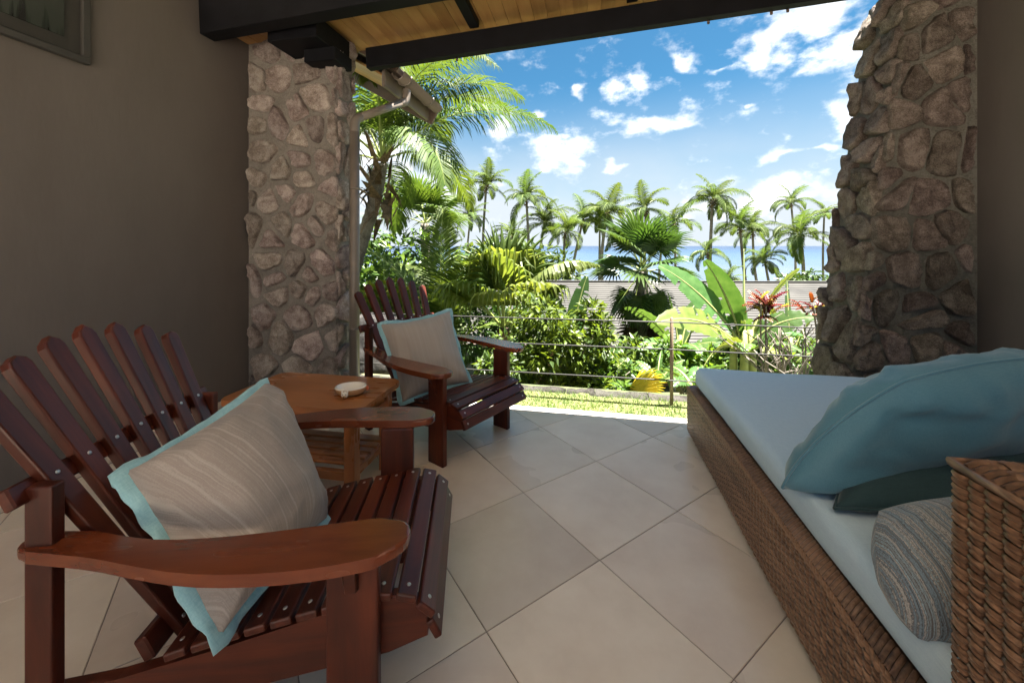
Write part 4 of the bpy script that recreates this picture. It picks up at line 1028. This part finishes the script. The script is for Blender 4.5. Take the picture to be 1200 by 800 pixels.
# --- fan leaves
def fan_mesh(Rr, spread, n, droop, pet, split=.6, rr=.018, cup=.15, seed=1, tipdroop=0, down=(0, 0, -1), tipw=.7):
    """palmate leaf: base at origin, stalk along +X, blade opening around +X in the XY plane; free tips hang towards `down`"""
    rg = random.Random(seed); V = []; F = []; MI = []; down = Vector(down)
    v, f = tube_geo([(0, 0, 0), (pet * .5, 0, pet * .05), (pet, 0, 0)], [rr, rr * .8, rr * .6], 5); V += v; F += f; MI += [1] * len(f)
    hub = Vector((pet, 0, 0))
    def bendpt(ang, r, off):
        x = r * math.cos(ang); y = r * math.sin(ang); u = r / Rr
        z = cup * abs(math.sin(ang)) * r - droop * Rr * u ** 2.2
        return hub + Vector((x - droop * .25 * Rr * u ** 3 * math.cos(ang), y * (1 - .25 * droop * u * u), z + off))
    for k in range(n):
        a0 = R(-spread + 2 * spread * k / n); a1 = R(-spread + 2 * spread * (k + 1) / n); am = (a0 + a1) / 2; ln = Rr * (.8 + .2 * math.cos(am * .8)) * rg.uniform(.92, 1.05)
        b = len(V); pl = .02 * Rr; sp = split * rg.uniform(.93, 1.05); td = min(1, tipdroop * rg.uniform(.7, 1.25)); lr = ln * (1 - sp)
        e = bendpt(am, ln * sp, 0); out = (e - bendpt(am, ln * (sp - .1), 0)).normalized(); side = (bendpt(a1, ln * sp, 0) - bendpt(a0, ln * sp, 0)) * .5 * tipw
        V += [bendpt(a0, Rr * .03, 0), bendpt(am, Rr * .03, .004), bendpt(a1, Rr * .03, 0), bendpt(a0, ln * split, -pl), bendpt(am, ln * split, pl), bendpt(a1, ln * split, -pl)]
        d1 = (out * (1 - .45 * td) + down * .45 * td).normalized(); p1 = e + d1 * lr * .35; d2 = (out * (1 - .85 * td) + down * .85 * td).normalized(); p2 = p1 + d2 * lr * .35
        d3 = (out * (1 - td) + down * td * 1.2).normalized(); p3 = p2 + d3 * lr * .4 * rg.uniform(.8, 1.3); up = Vector((0, 0, pl))
        V += [p1 - side, p1 + up, p1 + side, p2 - side * .7, p2 + up * .6, p2 + side * .7, p3]
        F += [(b, b + 1, b + 4, b + 3), (b + 1, b + 2, b + 5, b + 4), (b + 3, b + 4, b + 7, b + 6), (b + 4, b + 5, b + 8, b + 7), (b + 6, b + 7, b + 10, b + 9), (b + 7, b + 8, b + 11, b + 10), (b + 9, b + 10, b + 12), (b + 10, b + 11, b + 12)]; MI += [0] * 8
    m = mesh('fan', V, F); m.polygons.foreach_set('material_index', MI); return m
def ldown(M): return M.to_3x3().transposed() @ Vector((0, 0, -1))
def orient(az, el, roll=0): return Rz(R(az + 11)) @ Ry(R(-el)) @ Rx(R(roll))
def fan_palm(label, P, top, specs, R_, mat, tr0, tr1, trunkmat, seed, n=26, skirt=False, group=None, **kw):
    p = thing('fan_palm', label, 'palm tree', T(P), group)
    if top is not None: obj('trunk', trunk_mesh([Vector((0, 0, 0)), (top - P) * .5 + Vector((.03, 0, 0)), top - P], tr0, tr1, seed=seed), trunkmat, p)
    c = (top - P) if top is not None else Vector((0, 0, 0))
    for i, (az, el, roll, k, dz) in enumerate(specs):
        kk = dict(droop=.25, pet=.7 * R_, split=.55, tipdroop=.3); kk.update(kw)
        kk['droop'] *= (1.0 if el > 20 else 1.5)
        m = mats(fan_mesh(R_ * k, 118, n, seed=seed * 31 + i, down=ldown(orient(az, el, roll)), **kk), mat, M_RACH)
        obj('fan_leaf', m, None, p, T(c + Vector((0, 0, dz))) @ orient(az, el, roll))
    return p
def dark_fan_palm():
    Y = 9.2; top = at(752, 318, Y); P = at(751, 425, Y)
    sp = []
    rg = random.Random(5)
    for i in range(9): sp.append((i * 40 + rg.uniform(-10, 10), 72 - (i % 3) * 14, rg.uniform(-20, 20), 1.0, .1))
    for i in range(8): sp.append((i * 45 + 20, 20 - (i % 2) * 18, rg.uniform(-25, 25), .9, 0))
    for i in range(8): sp.append((i * 45 + rg.uniform(-9, 9), -48 - (i % 2) * 14, rg.uniform(-20, 20), .85, -.1))
    p = fan_palm('dark green fan palm in front of the grey roof', P, top, sp, .82, M_FAN, .17, .13, M_BARK, 6, 28, droop=.2, pet=.62, split=.6, tipdroop=.25)
    # skirt of dead leaves
    sp = [(i * 36 + rg.uniform(-12, 12), -70 - rg.uniform(0, 12), rg.uniform(-30, 30), .85, -.55 - .5 * (i % 3)) for i in range(16)]
    dm = leaf('dead_fan_leaf', (.035, .024, .015), (.075, .05, .03), .1, .8)
    for i, (az, el, roll, k, dz) in enumerate(sp):
        m = mats(fan_mesh(.75 * k, 100, 16, .3, .3, seed=900 + i, tipdroop=.3), dm if i % 3 else M_FAN, M_TWIG)
        obj('dead_leaf', m, None, p, T(top - P + Vector((0, 0, dz))) @ orient(az, el, roll))
dark_fan_palm()
def yellow_fan_palm():
    Y = 7.2; P = at(592, 440, Y)
    p = thing('fan_palm', 'big pale fan palm with drooping yellow leaf tips behind the far chair', 'palm tree', T(P))
    c = at(590, 385, Y) - P
    obj('trunk', trunk_mesh([Vector((0, 0, 0)), c * .5, c], .16, .12, seed=4), M_BARKD, p)
    sp = [(-75, 78, 8, 1.25, .12, .95), (-110, 72, -14, 1.2, .15, .95), (20, 66, -35, 1.15, .2, .95), (165, 70, 35, 1.15, .2, .95), (80, 84, 0, 1.3, .05, .35), (120, 86, 20, 1.25, .05, .3), (60, 80, -25, 1.25, .08, .6),
          (-90, 42, 0, .95, .3, .95), (-40, 45, -20, 1.05, .3, .95), (-150, 45, 20, 1.05, .3, .95), (180, 40, 0, 1.1, .35, .95), (0, 40, -15, 1.0, .35, .95)]
    for i, (az, el, roll, k, dr, td) in enumerate(sp):
        m = mats(fan_mesh(.92 * k, 96, 24, dr, .75, .66, .022, .22, 700 + i, td, ldown(orient(az, el, roll)), .5), M_FANY if td > .7 else M_PALM, M_RACH)
        obj('fan_leaf', m, None, p, T(c) @ orient(az, el, roll))
    # the long arching leaf to the right
    m = mats(frond_mesh(2.25, 82, 100, 60, .46, .075, 1.6, 77, .34, .03, .15), M_FANY, M_RACH)
    obj('frond', m, None, p, T(c + Vector((.15, -.1, -.05))) @ Rz(R(-8 + 11)))
yellow_fan_palm()
def left_jungle():
    # young palm with an upright feather frond
    Y = 8.0; P = at(515, 420, Y)
    p = thing('young_palm', 'young palm with tall upright feather fronds behind the far chair', 'palm tree', T(P))
    for i, (az, e0, bd, L) in enumerate([(95, 88, 25, 3.2), (170, 78, 60, 3.0), (20, 74, 70, 2.9), (-60, 80, 70, 2.9), (200, 60, 80, 2.6), (130, 70, 60, 2.8), (60, 66, 75, 2.8), (-110, 62, 85, 2.6), (0, 50, 85, 2.4)]):
        m = mats(frond_mesh(L, e0, bd, 62, .62, .04, .25, 300 + i, .14, .024), M_PALM, M_RACH)
        obj('frond', m, None, p, Rz(R(az + 11)))
    Y = 7.4; P = at(452, 430, Y)
    p = thing('areca_palm', 'pale bushy areca palm left of the far chair back', 'palm tree', T(P))
    for i, (az, e0, bd, L) in enumerate([(170, 80, 80, 2.2), (110, 84, 60, 2.4), (30, 78, 85, 2.2), (-40, 72, 95, 2.0), (215, 66, 100, 1.9), (-90, 76, 90, 2.0), (0, 60, 100, 1.8), (70, 80, 70, 2.3), (140, 60, 90, 2.0), (-140, 60, 100, 1.8)]):
        m = mats(frond_mesh(L, e0, bd, 44, .46, .042, .5, 330 + i, .18, .02), M_FANY if i % 3 == 0 else M_PALM, M_RACH)
        obj('frond', m, None, p, Rz(R(az + 11)))
    rg = random.Random(21)
    sp = [(i * 40 + rg.uniform(-10, 10), 66 - (i % 3) * 26, rg.uniform(-20, 20), 1.0, 0) for i in range(14)]
    fan_palm('mid green fan palm standing behind the upright feather fronds', at(500, 420, 11.5), at(498, 262, 11.5), sp, 1.1, M_PALM, .16, .13, M_BARK, 9, 26, droop=.15, pet=.8, split=.45, tipdroop=.35)
left_jungle()

# --- banana plants
def banana_mesh(L, Wd, e0, bend, seed, pet=.18, fold=.35, tears=5, twist=0):
    rg = random.Random(seed); V = []; F = []; N = 34; pts = [Vector((0, 0, 0))]; ds = []
    for i in range(N):
        a = R(e0 - bend * ((i + .5) / N) ** 1.4); d = Vector((math.cos(a), 0, math.sin(a))); ds.append(d); pts.append(pts[-1] + d * L / N)
    ds.append(ds[-1]); k0 = max(1, int(pet * N)); rows = []
    torn = set(rg.sample(range(k0 + 2, N - 2), min(tears, N - k0 - 4)))
    for i in range(k0, N + 1):
        t = (i - k0) / (N - k0); w = Wd * .5 * (max(0.0, math.sin(math.pi * (t * .96 + .02) ** .8)) ** .62); d = ds[i]; up = Vector((-d.z, 0, d.x)); tw = R(twist) * min(1, .35 + t * 2)
        row = []
        for s in (-1, -.66, -.33, 0, .33, .66, 1):
            a = abs(s); y = s * w * (1 - .12 * a * fold); z = w * (fold * a - .75 * fold * a * a * 1.25) + .012 * math.sin(i * 2.1 + s * 3) * a
            side = Vector((0, math.cos(tw), 0)) + up * math.sin(tw)
            row.append(len(V)); V.append(pts[i] + side * y + up * z * math.cos(tw))
        rows.append(row)
    for i in range(len(rows) - 1):
        for j in range(6):
            if (i + k0) in torn and (j in ((0, 1) if (i + k0) % 2 else (4, 5))) : continue
            F.append((rows[i][j], rows[i][j + 1], rows[i + 1][j + 1], rows[i + 1][j]))
    blade = mesh('blade', V, F, True)
    v, f = tube_geo(pts, [.026 * (1 - .85 * i / N) for i in range(N + 1)], 6); rib = mesh('midrib', v, f, True)
    rib.transform(Matrix.Translation((0, 0, -.004)))
    return blade, rib
def banana_leaf(parent, M, L, Wd, e0, bend, mat, seed, **kw):
    b, r = banana_mesh(L, Wd, e0, bend, seed, **kw)
    o = obj('leaf', b, mat, parent, M); obj('midrib', r, M_PETI, o)
def bananas():
    P = at(872, 430, 5.4)
    p = thing('banana_plant', 'large banana plant with broad pale leaves left of the red croton', 'banana plant', T(P))
    for k, (x, y) in enumerate(((0, 0), (.12, .05), (-.1, .1))): obj('stem', tube([(x, y, -.3), (x, y, .1), (x * .8, y, .5)], [.06, .05, .035], 10), M_PETI, p)
    def L(az, e0, bd, ln, wd, mat, seed, dz=.3, dx=0, **kw): banana_leaf(p, T(dx, 0, dz) @ Rz(R(az + 11)), ln, wd, e0, bd, mat, seed, **kw)
    L(168, 58, 30, 1.6, .42, M_BAN, 1, .25, twist=-55)
    L(150, 78, 22, 1.35, .42, M_BAN, 2, .2, twist=70)
    L(195, 40, 55, 1.5, .42, M_BANY, 3, .25, twist=-50)
    L(215, 30, 75, 1.1, .34, M_BANY, 4, .2, twist=50)
    L(100, 84, 20, 1.1, .34, M_BANY, 5, .1, twist=75)
    L(60, 80, 20, 1.5, .2, M_BAN, 6, .2, twist=80)
    L(20, 62, 40, 1.6, .36, M_BANY, 7, .2, twist=-55)
    L(-30, 60, 60, 1.0, .34, M_BAN, 12, .2, twist=50)
    L(130, 50, 60, 1.0, .32, M_BAN, 11, .15, twist=40)
    L(-10, 45, 70, .9, .3, M_BAN, 8, .2)
    L(-60, 50, 80, .8, .28, M_BAN, 9, .15)
    L(240, 55, 80, .8, .26, M_BAN, 10, .1)
    P = at(925, 440, 6.2)
    q = thing('banana_plant', 'banana plant with arching leaves behind the bare twiggy shrub', 'banana plant', T(P))
    obj('stem', tube([(0, 0, -.3), (0, 0, .3), (.02, 0, .6)], [.06, .05, .03], 10), M_PETI, q)
    for i, (az, e0, bd, ln, wd, tw) in enumerate(((10, 74, 50, 1.3, .32, -50), (165, 66, 60, 1.2, .32, 55), (100, 80, 40, 1.2, .3, 70), (-40, 56, 70, 1.0, .3, 30), (215, 50, 70, 1.0, .3, -30), (60, 82, 20, 1.5, .26, 65))):
        banana_leaf(q, T(0, 0, .1) @ Rz(R(az + 11)), ln, wd, e0, bd, M_BAN if i % 2 else M_BANY, 130 + i, twist=tw)
    P = at(796, 440, 7.8)
    q = thing('banana_plant', 'banana plant in front of the grey roof right of the fan palm trunk', 'banana plant', T(P))
    obj('stem', tube([(0, 0, -.3), (0, 0, .4), (.02, 0, .8)], [.07, .06, .03], 10), M_PETI, q)
    for i, (az, e0, bd, ln, wd, tw) in enumerate(((15, 70, 60, 1.5, .38, -50), (160, 68, 60, 1.5, .38, 50), (95, 82, 30, 1.4, .34, 70), (-50, 56, 80, 1.2, .34, 30), (205, 50, 80, 1.2, .34, -30), (-90, 60, 90, 1.1, .32, 10), (40, 76, 50, 1.4, .34, 60))):
        banana_leaf(q, T(0, 0, .3) @ Rz(R(az + 11)), ln, wd, e0, bd, M_BAN, 150 + i, twist=tw)
    P = at(668, 430, 6.6)
    q = thing('banana_plant', 'dark banana plant poking up behind the green bush', 'banana plant', T(P))
    obj('stem', tube([(0, 0, -.3), (0, 0, .3), (.02, 0, .7)], [.06, .05, .03], 10), M_PETI, q)
    for i, (az, e0, bd, ln, wd, tw) in enumerate(((20, 82, 14, 1.35, .34, 75), (160, 76, 30, 1.3, .34, 60), (120, 80, 40, 1.1, .3, 10), (-30, 50, 70, 1.0, .3, 0), (200, 48, 80, 1.0, .3, 0))):
        banana_leaf(q, T(0, 0, .2) @ Rz(R(az + 11)), ln, wd, e0, bd, M_BAN if i != 1 else M_FAN, 30 + i, twist=tw)
    rg = random.Random(8)
    for k, (px, py, Y, lab) in enumerate(((815, 462, 4.7, 'small leafy banana sucker beside the fence post'), (715, 445, 6.2, 'dark broad-leaved plant in the shade under the fan palm'), (770, 455, 6.4, 'broad-leaved plant low in front of the brown house wall'))):
        q = thing('banana_sucker', lab, 'plant', T(at(px, py, Y)))
        for i in range(7):
            banana_leaf(q, Rz(R(i * 51 + 20)), rg.uniform(.45, .7), rg.uniform(.14, .2), rg.uniform(50, 82), rg.uniform(40, 90), M_BAN if k != 1 else M_FAN, 60 + k * 10 + i, twist=rg.uniform(-40, 40))
bananas()

# --- leafy shrubs
def bush(name, label, P, rx, ry, rz, n, ls, mat, seed, stems=7, cat='bush', clumps=26, M2=None):
    rg = random.Random(seed); p = thing(name, label, cat, T(P))
    cl = []
    for _ in range(clumps):
        while True:
            q = Vector((rg.uniform(-1, 1), rg.uniform(-1, 1), rg.uniform(-1, 1)))
            if .35 < q.length < 1: break
        cl.append((Vector((q.x * rx, q.y * ry, (q.z * .95 + 1) * rz)), rg.uniform(.16, .34) * (rx + rz) / 2))
    V = []; F = []; MI = []
    for c, r in cl:
        for _ in range(int(n / clumps)):
            d = Vector((rg.gauss(0, 1), rg.gauss(0, 1), rg.gauss(0, 1))).normalized(); q = c + d * r * rg.uniform(.55, 1.05)
            ax = (d + Vector((rg.gauss(0, .6), rg.gauss(0, .6), rg.gauss(-.2, .5)))).normalized(); s = ax.cross(Vector((rg.gauss(0, .4), rg.gauss(0, .4), 1))).normalized(); nn = s.cross(ax)
            l = ls * rg.uniform(.6, 1.3); w = l * .22; b = len(V)
            V += [q, q + ax * l * .4 + s * w + nn * w * .35, q + ax * l * .4 - nn * w * .1, q + ax * l * .4 - s * w + nn * w * .35, q + ax * l - nn * l * .15]
            F += [(b, b + 2, b + 1), (b, b + 3, b + 2), (b + 1, b + 2, b + 4), (b + 2, b + 3, b + 4)]
            k = 1 if M2 and rg.random() < .3 else 0; MI += [k] * 4
    m = mesh('foliage', V, F); mats(m, mat, *( [M2] if M2 else [])); m.polygons.foreach_set('material_index', MI)
    obj('foliage', m, None, p, kind='stuff')
    for k in range(stems):
        c, r = cl[k]; mid = Vector((c.x * .35 + rg.gauss(0, .04), c.y * .35, c.z * .5))
        obj('stem', tube(smooth_path([(rg.gauss(0, .03), rg.gauss(0, .03), -.25), mid, c], 2), [.018 - .0012 * i for i in range(len(smooth_path([(0, 0, 0), (0, 0, 1), (0, 0, 2)], 2)))], 6), M_TWIG, p)
    return p
bush('green_shrub', 'bright green leafy shrub growing against the fence in the centre', at(658, 474, 4.7), .66, .5, .66, 5200, .10, M_BUSH, 1, clumps=44, M2=M_BUSHD)
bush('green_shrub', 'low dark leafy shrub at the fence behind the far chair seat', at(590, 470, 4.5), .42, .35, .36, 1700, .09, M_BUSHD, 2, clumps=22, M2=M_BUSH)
bush('green_shrub', 'small light green shrub at the right foot of the central shrub', at(715, 474, 4.6), .38, .35, .30, 1500, .10, M_BUSH, 12, clumps=18, M2=M_BUSHD)
bush('yellow_shrub', 'yellow-green flowering shrub above the dark boulder on the left', at(425, 382, 5.9), .75, .5, .34, 2600, .10, M_YBUSH, 3, clumps=24, M2=M_BUSH)
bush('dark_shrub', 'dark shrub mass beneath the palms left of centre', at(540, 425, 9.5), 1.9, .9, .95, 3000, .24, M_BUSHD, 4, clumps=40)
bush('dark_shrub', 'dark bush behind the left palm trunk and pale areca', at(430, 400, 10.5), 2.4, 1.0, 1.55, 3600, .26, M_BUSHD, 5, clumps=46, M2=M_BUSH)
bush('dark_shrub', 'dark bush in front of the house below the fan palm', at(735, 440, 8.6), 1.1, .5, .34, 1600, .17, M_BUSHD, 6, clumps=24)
bush('green_shrub', 'green shrub behind the dead twigs beside the right pillar', at(945, 440, 7.0), .9, .6, .30, 1800, .13, M_BUSH, 7, clumps=22, M2=M_BUSHD)
bush('dark_shrub', 'dark shrub low behind the banana stems', at(850, 450, 7.6), 1.0, .5, .30, 1500, .15, M_BUSHD, 14, clumps=22, M2=M_BUSH)
bush('dark_shrub', 'distant dark bushes along the shore left of the grey roof', at(590, 345, 30), 6, 2, 1.8, 3200, .6, M_BUSHD, 8, clumps=60, M2=M_PALMF, stems=3)
bush('dark_shrub', 'rounded dark bush on the shore beside the right pillar', at(955, 348, 24), 1.9, 1.2, .8, 1200, .4, M_BUSHD, 9, clumps=20, stems=3)

bush('dark_shrub', 'dark leafy shrub between the central bush and the fan palm trunk', at(705, 448, 7.4), .8, .5, .52, 1700, .16, M_BUSHD, 16, clumps=26, M2=M_BUSH)
bush('green_shrub', 'green shrub filling the gap behind the fence post', at(800, 446, 7.2), .75, .5, .34, 1500, .15, M_BUSH, 17, clumps=22, M2=M_BUSHD)
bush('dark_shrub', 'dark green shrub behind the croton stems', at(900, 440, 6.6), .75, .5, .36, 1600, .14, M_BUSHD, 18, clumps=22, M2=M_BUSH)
def croton(label, P, h, n, seed, k=1.0, m=None):
    rg = random.Random(seed); p = thing('croton', label, 'plant', T(P))
    for s in range(2): obj('stem', tube(smooth_path([(0, 0, -.3), (rg.gauss(0, .03), rg.gauss(0, .03), h * .5), (rg.gauss(0, .06), rg.gauss(0, .06), h)], 2), .009, 6), M_TWIG, p)
    for i in range(n):
        b, r = banana_mesh(rg.uniform(.17, .27) * k, rg.uniform(.045, .07) * k, rg.uniform(5, 80), rg.uniform(20, 70), seed * 50 + i, pet=.08, fold=.4, tears=0)
        yel = rg.random() < .22
        obj('leaf', b, M_YEL if yel else M_CROT, p, T(rg.gauss(0, .05), rg.gauss(0, .05), h - rg.uniform(0, .16) * k) @ Rz(rg.uniform(0, 6.28)))
croton('red and orange croton plant above the dead twigs', at(895, 440, 4.4), .80, 34, 1)
croton('small red and yellow croton against the edge of the right pillar', at(953, 440, 4.3), .78, 18, 2, .9)
def twigs():
    rg = random.Random(31); P = at(922, 448, 4.2)
    p = thing('bare_shrub', 'bare grey twiggy shrub beside the right pillar', 'bush', T(P))
    for k in range(20):
        a = rg.uniform(-1, 1); x = Vector((0, 0, -.2)); d = Vector((a * .30, rg.gauss(0, .12), 1)).normalized(); pts = [x + Vector((a * .10, rg.gauss(0, .04), 0))]
        for i in range(6): d = (d + Vector((rg.gauss(0, .28), rg.gauss(0, .2), rg.gauss(0.08, .1)))).normalized(); pts.append(pts[-1] + d * rg.uniform(.1, .17))
        V, F = tube_geo(pts, [.015 - .0017 * i for i in range(7)], 5)
        for j in (2, 3, 4, 5):
            q = pts[j]; e = q + Vector((rg.gauss(0, .1), rg.gauss(0, .06), rg.uniform(.05, .2))); tube_geo([q, (q + e) / 2 + Vector((rg.gauss(0, .02), 0, 0)), e], [.005, .004, .002], 4, V, F)
        obj('twig', mesh('twig', V, F, True), M_TWIG, p)
twigs()
def yellow_leaf():
    p = thing('palm_seedling', 'fallen yellow fan leaf glowing beside the fence post', 'plant', T(at(728, 462, 4.35)))
    for i, (az, el, roll) in enumerate(((5, 20, -60), (25, 34, -40))):
        m = mats(fan_mesh(.42, 62, 18, .2, .08, .8, .01, .1, 50 + i, .1), M_YEL if i == 0 else M_FANY, M_RACH); obj('fan_leaf', m, None, p, orient(az, el, roll))
yellow_leaf()
